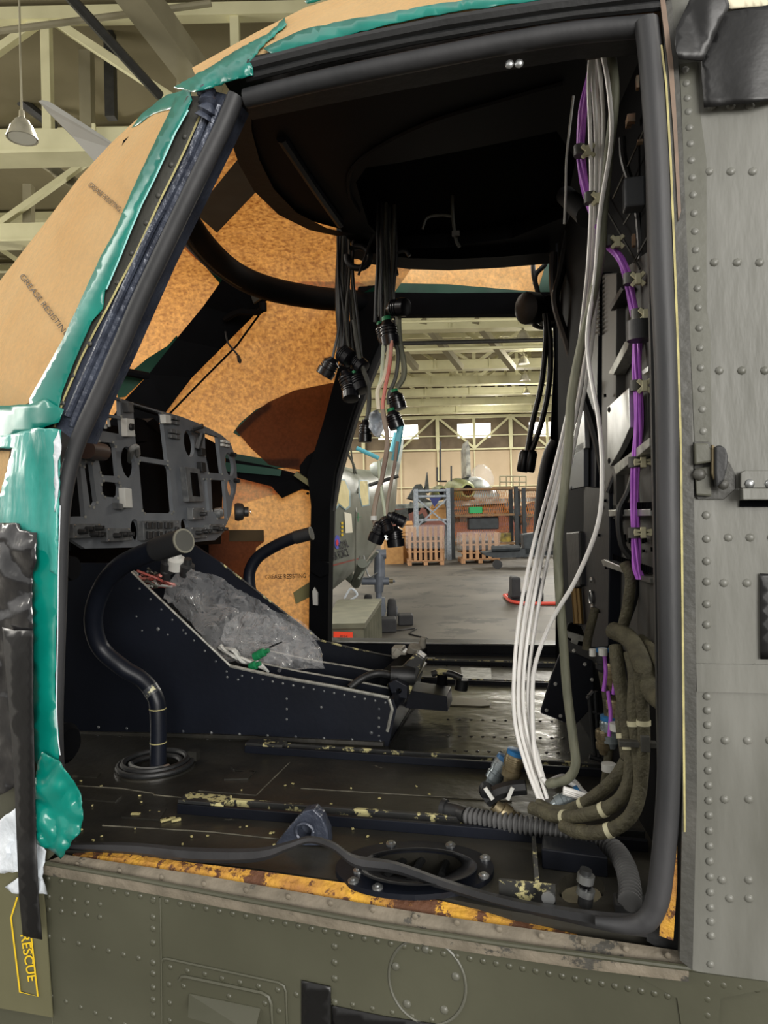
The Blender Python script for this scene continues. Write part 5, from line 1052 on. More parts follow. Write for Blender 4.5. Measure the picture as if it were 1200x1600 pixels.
mb = MB(); mb.lathe(c, UP0, [(0, .084), (.004, .084), (.006, .074), (.0, .05)], 36); mb.f = [f for f in mb.f if len(f) < 36]; mb.mi = mb.mi[:len(mb.f)]; mb.build('flange', floorm, bt, True)
for r_, z_ in ((.076, .010), (.066, .016), (.054, .008)):
    mb = MB(); mb.tube([c + Vector((math.cos(a) * r_, math.sin(a) * r_, z_)) for a in [2 * math.pi * k / 36 for k in range(37)]], .006, 8, False); mb.build('ridge', rubberd, bt, True)
mb = MB(); mb.tube([c + Vector((math.cos(a) * .05, math.sin(a) * .05, .014)) for a in [3.6 + 2.2 * k / 14 for k in range(15)]], .006, 8); mb.build('bare_collar', steel, bt, True)
mb = MB(); mb.box(c + Vector((.07, .04, .018)), (.02, .02, .02)); mb.build('clamp', floorm, bt)
control('far bent black control tube in front of the low window paper', [(484, 834), (455, 842), (425, 856), (402, 872), (390, 895), (392, 925), (404, 960), (420, 985)], [2.25] * 8, [.020] * 8, 1, 1)
# ---- lifting lug, door seal strip, floor boot, hose, drain fitting
t = thing('floor_lug', 'black cast floor lug with a round eye behind the loose seal', 'lug', FL(470, 1318))
f = lambda x, y, o=0: PY(x, y, 1.10 - o)
mb = MB(); mb.prism([f(*p) for p in ((428, 1322), (440, 1306), (462, 1280), (474, 1268), (490, 1264), (502, 1276), (512, 1300), (514, 1322))], (0, .025, 0), [[f(*p) for p in circ((476, 1300), 13, 14, 12)]]); mb.build('eye_plate', bluef, t, bevel=.004)
mb = MB(); cc = f(476, 1300, .004); mb.tube([cc + Vector((math.cos(a) * .0145, 0, math.sin(a) * .0135)) for a in [2 * math.pi * k / 20 for k in range(21)]], .003, 6, False); mb.build('eye_rim', bluef, t, True)
mb = MB(); mb.prism([f(*p, -.025) for p in ((462, 1280), (478, 1264), (500, 1272), (510, 1310), (478, 1312))], (0, .02, 0)); mb.build('back_boss', bluef, t, bevel=.003)
mb = MB()
sp = [(90, 1322, 1), (200, 1326, 1), (300, 1336, 1), (400, 1336, 1.2), (450, 1322, 1.3), (484, 1312, 1.5), (520, 1322, 1.4), (556, 1346, 1.1), (620, 1356, 1.2), (700, 1384, 1.2), (790, 1410, 1.1), (880, 1428, 1), (960, 1442, 1), (1010, 1446, 1)]
wd = [8, 20, 24, 22, 14, 12, 16, 21, 20, 20, 21, 24, 32, 38]; L = []; Rr = []
offs = [-.03, -.03, -.032, -.04, -.045, -.048, -.04, -.04, -.045, -.04, -.03, -.015, 0.0, .004]
rows = []
cs = smooth_path([Vector((a[0], a[1], w_)) for a, w_ in zip(sp, wd)], 6); oo = smooth_path([Vector((o_, 0, 0)) for o_ in offs], 6)
for i, (p, o_) in enumerate(zip(cs, oo)):
    h = p.z / 2; rows.append([SK(p.x - h * .15, p.y - h, o_.x - .010), SK(p.x, p.y - h * .5, o_.x + .002), SK(p.x, p.y + h * .5, o_.x + .002), SK(p.x + h * .1, p.y + h, o_.x - .008), SK(p.x, p.y + h * .3, o_.x - .014), SK(p.x, p.y - h * .4, o_.x - .016)])
mb.grid(rows, closed=True); tag(mb.build('door_seal_strip', rubber, None, True), 'loose grey rubber seal strip curling along the inner edge of the sill', 'seal')
# elongated boot in the floor
t = thing('control_boot', 'oval rubber boot with a bolted black flange in the floor', 'boot', FL(648, 1360))
o_ = [FL(*p, .008) for p in circ((648, 1356), 124, 30, 42)]; i_ = [FL(*p, .008) for p in circ((655, 1354), 92, 30, 30)]
mb = MB(); mb.prism([FL(*p, .008) for p in circ((648, 1356), 124, 36, 42)], (0, 0, -.008), [[FL(*p, .008) for p in circ((652, 1354), 94, 30, 30)]]); mb.build('flange', navy, t)
rows = []
for k, (s_, z_) in enumerate(((1, .008), (.97, .02), (.9, .016), (.8, -.005), (.72, -.02), (.5, -.05), (.2, -.08))):
    rows.append([FL(652 + 94 * s_ * math.cos(a), 1354 + 30 * s_ * math.sin(a), z_ + .006 * noise.noise(Vector((math.cos(a) * 3, math.sin(a) * 3, k)))) for a in [2 * math.pi * j / 36 for j in range(36)]])
mb = MB(); mb.grid(rows, True); mb.build('boot_cup', rubber, t, True)
for (x, y) in ((552, 1378), (590, 1388), (560, 1362), (611, 1320), (704, 1322), (758, 1342), (756, 1370)):
    mb = MB(); mb.lathe(FL(x, y, .008), UP0, [(0, .008), (.003, .008), (.004, .004), (.006, .004)], 10); mb.build('bolt', steel, t, True)
mb = MB()
for q in ([(600, 1372), (630, 1345), (650, 1334)], [(640, 1378), (655, 1350), (668, 1336)], [(690, 1368), (700, 1345), (720, 1336)]): mb.tube(smooth_path([FL(x, y, -.02 + .0) for x, y in q]), .006, 8)
mb.build('boot_fold', rubberd, t, True)
HP = smooth_path([FL(694, 1264, .02), FL(716, 1269, .02), FL(740, 1277, .022), FL(800, 1286, .026), FL(860, 1296, .026), FL(920, 1310, .024), FL(958, 1326, .022), FL(976, 1352, .02), FL(984, 1384, .02), FL(984, 1412, .018)], 26)
t = thing('corrugated_hose', 'grey corrugated rubber hose curving across the floor to the aft corner', 'hose', FL(860, 1300))
def even(P, st):
    out = [P[0]]; acc = 0
    for a, b in zip(P, P[1:]):
        L_ = (b - a).length; q = st - acc
        while q <= L_: out.append(a.lerp(b, q / L_)); q += st
        acc = (acc + L_) % st
    return out
HP = even(HP, .0021)
n = len(HP); st_ = int(n * .11)
mb = MB(); mb.tube(HP[:st_ + 1], [.013 if i < st_ * .7 else .0135 for i in range(st_ + 1)], 14); mb.lathe(HP[2], HP[0] - HP[5], [(0, .0165), (.008, .017), (.01, .012)], 14); mb.build('smooth_cuff', rubberd, t, True)
body = HP[st_:]; 
mb = MB(); mb.tube(body, [.0112 + .0042 * (1 if (i // 2) % 2 else -.1) for i in range(len(body))], 14); mb.build('ribbed_body', cond, t, True)
mb = MB(); mb.box(FL(990, 1416, .006), (.05, .03, .02)); mb.build('end_block', rubberd, t, bevel=.003)
t = thing('drain_fitting', 'steel and black threaded fitting standing in the floor recess', 'fitting', FL(915, 1410))
for (y0, y1, r, mt) in ((1414, 1396, .010, rubberd), (1398, 1388, .012, steel), (1389, 1376, .008, MATS['display_black']), (1378, 1366, .0115, steel), (1367, 1358, .008, rubberd)):
    mb = MB(); mb.tube([PY(914, y0, .985), PY(916, y1, .985)], r, 12); mb.build('segment', mt, t, True)
mb = MB(); mb.prism([FL(*p, -.02) for p in ((872, 1370), (900, 1362), (930, 1372), (940, 1400), (960, 1412), (880, 1410))], (0, 0, -.01)); mb.build('recess_plate', mat('tan_recess', (124, 116, 94), (100, 94, 76), rough=.8, scale=30), H)
mb = MB(); mb.beam(FL(834, 1318, .012), FL(840, 1396, .012), .006, .024); mb.beam(FL(780, 1388, .012), FL(868, 1398, .012), .006, .026); mb.build('floor_angles', edgem, H)
mb = MB(); mb.lathe(FL(857, 1402, .022), -NS, [(0, .009), (.004, .009)], 12); mb.build('angle_bush', steel, H)
mb = MB(); mb.prism([FL(x, y, .03) for x, y in ((848, 1304), (930, 1316), (950, 1340), (846, 1326))], (0, 0, -.03)); mb.build('floor_block', navy, H, bevel=.002)

# ---- aft bulkhead and its equipment: a vertical plane from the near frame back into the cockpit
pA = PY(1032, 800, 1.06); pB = PY(868, 800, 2.05); dd = (pB - pA).normalized(); BN = Vector((dd.y, -dd.x, 0))
if BN.dot(pA - CAM) < 0: BN = -BN
BH0 = plane_fn(pA, BN)
BH = lambda x, y, o=0.0: BH0(min(x, 1040), y, o * .35); BH.n = BH0.n
BHd = lambda x, y, o=0: BH(x, y, o)
def bslab(name, mt, pts, off, th, parent=H, **k):
    mb = MB(); mb.prism([BH(x, y, off) for x, y in pts], BN * th); return mb.build(name, mt, parent, **k)
bslab('aft_bulkhead', black, [(872, 380), (1050, 0), (1060, 0), (1060, 1420), (960, 1330), (900, 1130), (872, 1060)], -.05, .02)
mb = MB(); mb.prism([PY(868, 380, 2.1), PY(868, 1060, 2.1), PY(882, 1030, 2.72), PY(882, 420, 2.72)], (.04, 0, 0)); mb.build('aft_side_wall', black, H)
mb = MB(); mb.prism([FD(*p, .03) for p in ((862, 420), (940, 420), (940, 1040), (874, 1040), (866, 900), (858, 720), (866, 560))], (0, .05, 0)); mb.build('far_door_aft_pillar', black, H)
mb = MB(); mb.tube(smooth_path([FD(868, 690, .08), FD(858, 710, .08), FD(850, 745, .08), FD(845, 790, .08), FD(842, 840, .08)]), .022, 10); mb.build('far_curved_seal', rubberd, H, True)
mb = MB(); mb.prism([FD(*p, .06) for p in ((866, 712), (872, 700), (872, 860), (852, 860), (856, 770))], (0, .02, 0)); mb.build('far_label_panel', whitem, H)
# vertical posts and rack
bslab('rack_post', mat('rack_post_grey', (62, 61, 58), (74, 73, 69), rough=.5), [(941, 428), (963, 426), (962, 810), (944, 816), (940, 700)], .03, .03, bevel=.002)
bslab('rack_post', navy, [(914, 430), (936, 426), (930, 800), (932, 980), (912, 975), (912, 700)], .02, .03, bevel=.002)
mb = MB(); mb.prism([BH(x, y, -.01) for x, y in [(962, 430), (1030, 380), (1030, 1050), (950, 1000), (952, 800), (962, 700)]], BN * .01); mb.cur = 1
for k in range(24): mb.box(BH(968 + k * 2.4, 791, .045), (.003, .003, .012))
for k in range(22): mb.box(BH(952 + k * 3.4, 868 + k * 1.2, .035), (.003, .003, .01))
for k in range(26): mb.box(BH(955 + random.random() * 66, 830 + random.random() * 40, .0), (.004, .004, random.uniform(.003, .012)))
for k in range(12): mb.box(BH(935 + random.random() * 12, 560 + random.random() * 400, .055), (.004, .004, .005))
mb.build('rack_backplate', [mat('backplate_grey', (58, 58, 56), (70, 70, 67), rough=.6), darkm], H)
bslab('black_column', navy, [(914, 760), (951, 765), (952, 840), (950, 1010), (922, 1012), (908, 980), (910, 860)], .05, .03, bevel=.002)
rack_t = thing('equipment_bay', 'black equipment shelves with metal runners on the aft bulkhead', 'equipment rack', BH(960, 1000, .03))
for (q, mt, o_) in (([(940, 797), (1016, 795), (1016, 806), (941, 807)], steel, .05), ([(939, 875), (944, 874), (988, 892), (986, 900), (942, 884)], steel, .06), ([(988, 896), (1016, 903), (1016, 912), (988, 904)], frame_m, .04), ([(958, 728), (1014, 684), (1014, 698), (962, 742)], chip, .05), ([(950, 584), (958, 586), (980, 545), (984, 530), (976, 534)], chip, .05), ([(951, 478), (954, 486), (974, 452), (970, 448)], rubberd, .05), ([(1002, 580), (1012, 572), (1012, 580), (1004, 586)], steel, .04), ([(944, 800), (944, 790), (1016, 784), (1016, 794)], rubberd, .03)):
    mb = MB(); mb.prism([BH(x, y, o_) for x, y in q], BN * .02); mb.build('runner', mt, rack_t, bevel=.001)
for q, mt in (([(949, 636), (982, 606), (984, 668), (970, 700), (954, 728), (949, 722)], steel), ([(884, 690), (912, 640), (914, 700), (886, 716)], steel), ([(884, 706), (912, 690), (912, 760), (890, 765)], mat('bay_panel', (100, 104, 110), rough=.35, metal=.4))):
    mb = MB(); mb.prism([BH(x, y, .06) for x, y in q], BN * .01); pl = mb.build('access_plate', mt, rack_t, bevel=.001)
    mb = MB(); rivets(mb, [(q[0][0] + 3, q[0][1] + 4, 1.4), (q[-1][0] + 3, q[-1][1] - 2, 1.4)], .004, .06, BH); mb.build('screw', rubberd, pl)
mb = MB(); c = BH(923, 933, .06); e1 = (BH(930, 933, .06) - c).normalized(); mb.tube([c + e1 * .012 * math.cos(a) + UP0 * .012 * math.sin(a) for a in [2 * math.pi * k / 20 for k in range(21)]], .0025, 6, False); mb.build('ring_fitting', steel, rack_t, True)
mb = MB(); 
for (x, y) in ((924, 906), (925, 948)): mb.lathe(BH(x, y, .06), -BN, [(0, .006), (.003, .004)], 10)
mb.build('stud', steel, rack_t, True)
mb = MB(); mb.prism([BH(x, y, .08) for x, y in ((884, 832), (904, 830), (906, 916), (888, 920))], BN * .04); mb.build('black_module', rubberd, rack_t, bevel=.004)
mb = MB(); mb.tube([BH(898, 920, .07), BH(902, 975, .07)], .008, 8); mb.tube([BH(904, 920, .07), BH(908, 975, .07)], .006, 8); mb.build('brass_pipe', mat('brass_brown', (110, 86, 44), rough=.4, metal=.5), rack_t, True)
mb = MB()
for k in range(14): mb.tube([BH(930, 430 + k * 7, .04), BH(934 + 4, 428 + k * 7, .05), BH(937, 432 + k * 7, .04)], .0022, 5)
mb.build('coiled_lead', rubberd, rack_t)
for (x, y, w_, h_) in ((986, 186, .03, .02), (982, 192, .02, .02), (990, 376, .012, .03), (996, 130, .01, .03), (1000, 222, .02, .006)): MB().box(BH(x, y, .0), (w_ * .4, .01, h_ * .6)).build('terminal_block', mat('terminal_copper', (176, 130, 96), (140, 130, 110), rough=.4, scale=80), rack_t)
for (a_, b_) in (((892, 230), (1000, 420)), ((958, 310), (1008, 200)), ((990, 410), (1012, 370)), ((885, 320), (925, 352)), ((975, 350), (990, 325))):
    mb = MB(); mb.tube([BH(*a_, .0), BH(*b_, .0)], .0018, 5); mb.build('lacing_wire', frame_m, rack_t)
mb = MB(); mb.tube([BH(884, 306, .02), BH(918, 338, .04)], .022, 12); mb.build('black_tube_end', rubberd, rack_t, True)
mb = MB(); mb.box(BH(990, 305, .02), (.03, .03, .045)); mb.build('grey_block', mat('block_grey', (74, 76, 80), rough=.5), rack_t, bevel=.003)
# tilted black plate and its small fixture at the foot of the bulkhead
BQ = lambda x, y, o=0: PY(x, y, 1.66 - o)
t = thing('foot_plate', 'tilted black riveted plate standing on the floor by the cable bundle', 'plate', BQ(880, 1125))
mb = MB(); mb.prism([BQ(*p) for p in ((877, 1016), (900, 1022), (938, 1038), (940, 1090), (900, 1132), (880, 1128), (844, 1114), (860, 1060))], (0, .015, 0)); mb.build('plate', navy, t, bevel=.002)
mb = MB()
for (x, y) in ((868, 1069), (854, 1110), (876, 1119), (914, 1038), (925, 1062), (897, 1017)): mb.lathe(BQ(x, y, .0), (0, -1, 0), [(0, .0045), (.003, .003)], 10)
mb.build('white_rivets', whitem, t)
mb = MB(); mb.prism([BQ(*p, .02) for p in ((888, 975), (892, 973), (922, 985), (922, 1012), (900, 1008), (882, 995))], (0, .02, 0)); mb.build('top_block', black, t, bevel=.004)
mb = MB(); mb.prism([BQ(*p, .03) for p in ((886, 986), (915, 995), (914, 1003), (904, 1002), (902, 1008), (892, 1004), (893, 998), (884, 995))], (0, .01, 0)); mb.build('latch_plate', chip, t, bevel=.001)
mb = MB()
for (a_, b_) in (((921, 1085), (930, 1180)), ((930, 1080), (936, 1182)), ((921, 1182), (940, 1188)), ((918, 1092), (928, 1080)), ((925, 1112), (938, 1116))): mb.tube([PY(*a_, 1.45), PY(*b_, 1.45)], .005, 8)
tag(mb.build('pedal_frame', rubberd, None, True), 'small black wire frame beside the tilted black plate', 'frame')

# ---- cables: the white group, its olive partner and others hanging by the aft post
def cable(name, pts, Ys, r, mt, label, cat='cable', group=None, seg=8, j=0, parent=None, n=7):
    if not isinstance(Ys, (list, tuple)): Ys = [Ys] * len(pts)
    P = smooth_path([PY(p[0], p[1], y) for p, y in zip(pts, Ys)], n)
    if j: P = [jit(p, j) for p in P]
    o = MB().tube(P, r, seg).build(name, mt, parent, True)
    if label and parent is None: tag(o, label, cat, group)
    return o
WY = [1.10, 1.12, 1.14, 1.16, 1.18, 1.22, 1.26, 1.28, 1.28, 1.26, 1.22, 1.2]
ys = (62, 130, 200, 300, 400, 480, 560, 640, 740, 850, 960, 1060)
base = {0: (924, 920, 922, 924, 920, 912, 902, 888, 864, 834, 812, 803), 1: (926, 927, 931, 931, 926, 918, 908, 894, 871, 843, 820, 810), 2: (931, 939, 943, 938, 932, 925, 915, 901, 880, 852, 830, 818), 3: (938, 955, 957, 946, 938, 931, 922, 908, 888, 861, 839, 826), 4: (928, 932, 936, 935, 929, 921, 912, 897, 875, 847, 825, 814)}
end = {0: ((805, 1130), (820, 1190), (843, 1252)), 1: ((812, 1130), (828, 1195), (849, 1253)), 2: ((821, 1130), (837, 1190), (855, 1248)), 3: ((828, 1130), (840, 1180), (852, 1222)), 4: ((816, 1120), (831, 1185), (846, 1250))}
lbs = ['white cable in the hanging bundle, nearest the open doorway at the floor', 'white cable in the hanging bundle, second from the far doorway view', 'white cable in the hanging bundle ending at the blue capped connectors', 'white cable of the hanging bundle that curls into a loop on the floor', 'white cable tucked in the middle of the hanging bundle']
for k in range(5):
    pts = [(x, y) for x, y in zip(base[k], ys)] + list(end[k]); Y_ = WY + [1.2, 1.18, 1.16]
    if k == 3: pts += [(862, 1218), (880, 1212), (900, 1222), (912, 1240)]; Y_ += [1.17, 1.2, 1.2, 1.16]
    cable('white_cable', pts, [y + k * .004 for y in Y_], .0033, white_cable, lbs[k], 'cable', 'white cables hanging by the aft post')
cable('white_cable', [(936, 62), (950, 130), (955, 220), (938, 330), (930, 430), (918, 520), (922, 580), (936, 660), (941, 740), (934, 820), (900, 905), (862, 970), (836, 1040), (832, 1110), (836, 1180), (846, 1215)], [1.08, 1.1, 1.12, 1.14, 1.15, 1.16, 1.14, 1.12, 1.1, 1.1, 1.14, 1.18, 1.2, 1.2, 1.18, 1.16], .0036, white_cable, 'white cable that swings out alone in a wide bow beside the bundle', 'cable', 'white cables hanging by the aft post')
for k in range(3): cable('white_cable', [(880, 1232 + k * 3), (905, 1240 + k * 3), (930, 1250 + k * 3)], 1.14, .004, white_cable, ['short white cable end entering the khaki loom, uppermost', 'short white cable end entering the khaki loom, middle', 'short white cable end entering the khaki loom, lowest'][k])
cable('white_cable', [(846, 1215), (862, 1228), (885, 1222), (905, 1232), (928, 1252)], 1.17, .004, white_cable, 'white cable curled on the floor under the olive sleeve')
cable('sleeved_cable', [(952, 62), (960, 150), (950, 250), (942, 340), (938, 400), (925, 470), (908, 540), (893, 620), (888, 700), (880, 780), (872, 850), (874, 920), (880, 1000), (886, 1080), (895, 1150), (899, 1195), (885, 1218), (855, 1225)], [1.12, 1.12, 1.14, 1.15, 1.15, 1.16, 1.18, 1.18, 1.18, 1.18, 1.18, 1.18, 1.18, 1.18, 1.17, 1.16, 1.16, 1.17], .0075, oliver, 'thick olive sleeved cable hanging beside the white cables', seg=10)
cable('black_cable', [(880, 270), (892, 330), (878, 420), (868, 470), (885, 530), (900, 580)], 1.9, .011, wirek, 'black cable hanging in front of the aft side of the far doorway')
cable('black_cable', [(972, 215), (975, 250), (990, 300), (998, 340), (1002, 400), (1004, 480), (1006, 600), (1002, 680), (985, 760), (968, 800), (972, 850), (990, 880), (992, 930), (976, 980)], [1.2] * 14, .0058, wirek, 'long black cable running down beside the purple wires')
cable('black_cable', [(950, 770), (962, 740), (982, 700), (988, 660)], 1.3, .006, wirek, 'short black cable curving across the bright plate')
cable('black_cable', [(905, 600), (925, 660), (940, 720), (952, 790), (965, 830)], 1.45, .009, wirek, 'black cable slanting behind the bowed white cable')
cable('black_cable', [(896, 150), (886, 240), (884, 300), (882, 350)], 1.3, .0022, whitem, 'short grey-white lead hanging at the top beside the purple wires')
mb = MB(); mb.tube([BH(884, 305, .02), BH(885, 340, .02)], .002, 6)
# purple wiring run with bone coloured clips
PW_ = thing('wire_harness', 'bundle of purple wires held by bone coloured clips down the aft post', 'wire harness', PY(995, 890, 1.12))
run = [(930, 70), (920, 130), (910, 185), (906, 235), (914, 285), (926, 335), (944, 375), (966, 400), (982, 440), (992, 490), (995, 540), (997, 600), (996, 680), (993, 760), (992, 830), (996, 880), (1000, 905)]
RY = [1.12, 1.14, 1.16, 1.18, 1.18, 1.18, 1.17, 1.16, 1.15, 1.14, 1.13, 1.12, 1.12, 1.12, 1.12, 1.12, 1.12]
for k in range(7):
    a = 2 * math.pi * k / 6; rr_ = .0046 if k < 6 else 0
    P = smooth_path([PY(p[0], p[1], y) for p, y in zip(run, RY)], 6); Q = [p + Vector((math.cos(a + i * .03), math.sin(a + i * .03), 0)) * rr_ * (1 + .35 * math.sin(i * .5 + k)) for i, p in enumerate(P)]
    MB().tube(Q, .0026, 6).build('purple_wire', purple, PW_, True)
for i, (x, y, s_) in enumerate(((906, 236, -1), (922, 310, -1), (952, 378, 1), (984, 436, 1), (996, 492, 1), (994, 603, 1), (992, 722, 1), (992, 832, 1))):
    yy = 1.16 if y < 400 else 1.12
    c = PY(x, y, yy); mb = MB(); mb.tube([c - UP0 * .008, c + UP0 * .008], .0098, 12); w_ = mb.build('wrap', frame_m, PW_, True)
    mb = MB(); q = PY(x + 13, y, yy - .012)
    for r_ in (-.8, .8): mb.box(q, (.026, .006, .006), Matrix.Rotation(r_ if i < 6 else r_ * .25, 3, 'Y'))
    mb.box(q, (.008, .008, .016)); mb.build('clip', clipm, w_, bevel=.001)
mb = MB(); c = PY(1000, 517, 1.09); mb.tube([c - UP0 * .014, c + UP0 * .014], .019, 14); mb.build('p_clamp', rubberd, PW_, True)
for (p_, q_) in (((960, 1010), (958, 1085)), ((950, 1080), (952, 1150)), ((944, 1020), (943, 1080))):
    cable('purple_wire', [p_, ((p_[0] + q_[0]) / 2 + 3, (p_[1] + q_[1]) / 2), q_], 1.16, .003, purple, 'purple wire strand showing between the khaki looms low on the aft post', group='purple strands low on the aft post')
# khaki looms
def loom(pts, Ys, r, label, ties=()):
    t = thing('khaki_loom', label, 'cable loom', PY(pts[0][0], pts[0][1], Ys[0]), 'khaki sleeved looms')
    P = smooth_path([PY(p[0], p[1], y) for p, y in zip(pts, Ys)], 8); MB().tube(P, [r * (1 + .07 * noise.noise(p * 30)) for p in P], 12).build('sleeve', khaki, t, True)
    for u in ties:
        i = int(u * (len(P) - 2)); MB().tube([P[i], P[i] + (P[i + 1] - P[i]).normalized() * .007], r * 1.1, 12).build('tie', clipm, t, True)
loom([(962, 1010), (966, 1050), (975, 1100), (982, 1150), (986, 1200), (975, 1240), (950, 1262), (910, 1274), (870, 1276), (830, 1262)], [1.12, 1.1, 1.09, 1.08, 1.07, 1.06, 1.06, 1.08, 1.12, 1.15], .0100, 'khaki loom running down the aft post and along the floor, middle one', (.38, .7, .86))
loom([(985, 1020), (992, 1060), (990, 1110), (998, 1180), (1000, 1230), (985, 1275), (950, 1298), (905, 1300), (880, 1290)], [1.1, 1.08, 1.07, 1.06, 1.05, 1.04, 1.04, 1.07, 1.1], .0100, 'khaki loom nearest the seal, curling lowest along the floor', (.3, .76))
loom([(978, 1190), (962, 1215), (935, 1240), (900, 1262), (868, 1268), (840, 1256)], [1.08, 1.08, 1.1, 1.12, 1.14, 1.16], .0095, 'khaki loom entering the connectors, uppermost one on the floor', (.55,))
loom([(958, 985), (985, 1000), (1005, 1040), (1018, 1080), (1040, 1100)], [1.14, 1.1, 1.06, 1.04, 1.0], .0135, 'wide khaki loom bending behind the seal above the others')
loom([(1000, 1000), (1020, 1020), (1040, 1050)], [1.12, 1.08, 1.04], .010, 'short khaki loom end disappearing behind the seal at sill height')
loom([(976, 880), (985, 905), (980, 950), (968, 1000)], [1.14, 1.13, 1.13, 1.14], .0085, 'dark khaki loom dropping from the end of the purple wires')
loom([(972, 1090), (970, 1130), (976, 1170), (980, 1200)], [1.1, 1.1, 1.09, 1.08], .008, 'slim khaki loom running down the inner side of the middle loom', (.5,))
loom([(1000, 1050), (1004, 1100), (1006, 1150), (1004, 1200), (1000, 1240)], [1.05, 1.05, 1.05, 1.05, 1.05], .009, 'khaki loom pressed against the back of the door seal', (.4,))
loom([(940, 1040), (948, 1090), (952, 1140), (950, 1190), (944, 1230)], [1.2, 1.2, 1.2, 1.2, 1.2], .007, 'dark khaki loom behind the capped connectors on the aft post')
loom([(930, 950), (920, 990), (916, 1015)], [1.2, 1.2, 1.2], .007, 'thin khaki loom curved beside the black column')
# connectors with caps on the floor and on the post
def conn(p, ax, r, l, mt, cap, label, grp=None, name='cable_connector', tail=True):
    t = thing(name, label, 'connector', p, grp); ax = Vector(ax).normalized()
    mb = MB(); mb.lathe(p, ax, [(0, r * .55), (l * .2, r * .7), (l * .22, r * .95), (l * .45, r), (l * .47, r * .88), (l * .6, r * .88), (l * .62, r), (l * .95, r), (l, r * .9)], 18); mb.build('shell', mt, t, True)
    if cap:
        mb = MB(); mb.lathe(Vector(p) + ax * l, ax, [(0, r * .98), (l * .14, r * .98), (l * .16, r * .8)], 18); mb.build('cap', cap, t, True)
    mb = MB()
    for k in range(4): mb.lathe(Vector(p) + ax * l * (.66 + k * .07), ax, [(0, r * 1.04), (l * .025, r * 1.04)], 18)
    mb.build('knurl', mt, t)
    return t
glassc = mat('clear_cap', (120, 130, 134), (150, 158, 160), rough=.25, metal=.4, scale=30)
conn(PY(765, 1226, 1.28), (.5, .1, .8), .016, .05, glassc, bluec, 'grey connector with a blue rim nearest the console on the floor', 'capped connectors on the floor')
conn(PY(795, 1222, 1.24), (.25, 0, .9), .017, .05, brass, bluec, 'brown connector with a bright blue cap standing in the heap', 'capped connectors on the floor')
conn(PY(772, 1258, 1.2), (.6, .0, -.5), .018, .06, brass, bluec, 'olive connector with a blue cap lying against the ribbed hose', 'capped connectors on the floor')
conn(PY(862, 1262, 1.16), (.7, .1, .35), .015, .045, glassc, bluec, 'clear capped connector lying among the white cable ends', 'capped connectors on the floor')
for pts, lb in (([(760, 1250), (778, 1238), (800, 1232), (822, 1230)], 'thick black connector backshell lying across the heap'), ([(764, 1228), (760, 1236), (768, 1244)], 'black curved backshell at the front of the heap')):
    cable('backshell', pts, 1.2, .013, wirek, lb, 'connector')
for (x, y) in ((797, 1240), (764, 1240)):
    c = PY(x, y, 1.18); mb = MB(); mb.box(c, (.006, .004, .022), Matrix.Rotation(.4 if x > 780 else -.6, 3, 'Y')); tag(mb.build('cable_marker', whitem), 'white marker sleeve on the %s backshell' % ('thick black' if x > 780 else 'curved black'), 'marker')
for (x, y, r, l, mt, cp, lb) in ((942, 1052, .012, .035, rubberd, bluec, 'black connector with a blue ring high on the aft post'), (958, 1078, .016, .045, brass, None, 'olive connector above the white marker on the aft post'), (962, 1130, .016, .04, brass, None, 'olive connector beneath the white marker on the aft post'), (955, 1168, .017, .045, glassc, bluec, 'grey connector with a blue rim low on the aft post'), (944, 1178, .013, .04, brass, None, 'narrow olive connector lowest on the aft post')):
    conn(PY(x, y, 1.2), (0, 0, 1), r, l, mt, cp, lb)
for (x, y, w_, lb) in ((965, 1136, .024, 'white marker sleeve midway down the aft post'), (951, 1199, .022, 'white marker sleeve lowest on the aft post'), (942, 1019, .014, 'white marker sleeve beside the tops of the khaki looms'), (926, 1020, .010, 'small white marker sleeve on the thin khaki loom')):
    mb = MB(); mb.tube([PY(x, y, 1.15) - UP0 * .005, PY(x, y, 1.15) + UP0 * .006], w_ / 2, 12); tag(mb.build('cable_marker', whitem, None, True), lb, 'marker')
mb = MB(); mb.box(PY(996, 1162, 1.05), (.05, .012, .008)); mb.box(PY(1008, 1162, 1.04), (.012, .008, .022)); tag(mb.build('loom_clamp', frame_m, bevel=.001), 'small metal clamp gripping the khaki looms on the aft post', 'clamp')

# ---- the hanging wiring from the roof
GY = 1.95
def plug(p, ax, r, l, label, grp=None, ring=None):
    t = thing('hanging_connector', label, 'connector', p, grp); ax = Vector(ax).normalized()
    pr = [(0, r * .5), (l * .12, r * .62), (l * .2, r * .9)]
    for k in range(3): pr += [(l * (.25 + k * .12), r), (l * (.31 + k * .12), r), (l * (.33 + k * .12), r * .86), (l * (.36 + k * .12), r * .86)]
    pr += [(l * .64, r * 1.08), (l * .98, r * 1.02), (l, r * .8)]
    MB().lathe(p, ax, pr, 18).build('shell', mat('gloss_black', (14, 14, 17), (22, 22, 26), rough=.28), t, True)
    if ring: MB().lathe(Vector(p) - ax * l * .12, ax, [(0, r * .5), (l * .15, r * .55)], 12).build('ring', ring, t, True)
cable('hanging_cable', [(536, 300), (537, 360), (533, 450), (536, 520), (541, 570)], [2.1] * 5, .02, wirek, 'thick dark trunk of cables hanging in front of the roof window')
for k in range(9):
    x0 = 526 + k * 3.5; cable('hanging_cable', [(x0 + random.uniform(-2, 2), 330), (x0 + random.uniform(-4, 4), 420), (x0 + random.uniform(-4, 6), 500), (520 + k * 6 + random.uniform(-3, 3), 570 + random.uniform(-10, 14))], [2.02 + random.random() * .06] * 4, .0042, wireo if k % 2 else wirek, 'thin dark cable in the bundle hanging by the far pillar', group='dark cables by the far pillar')
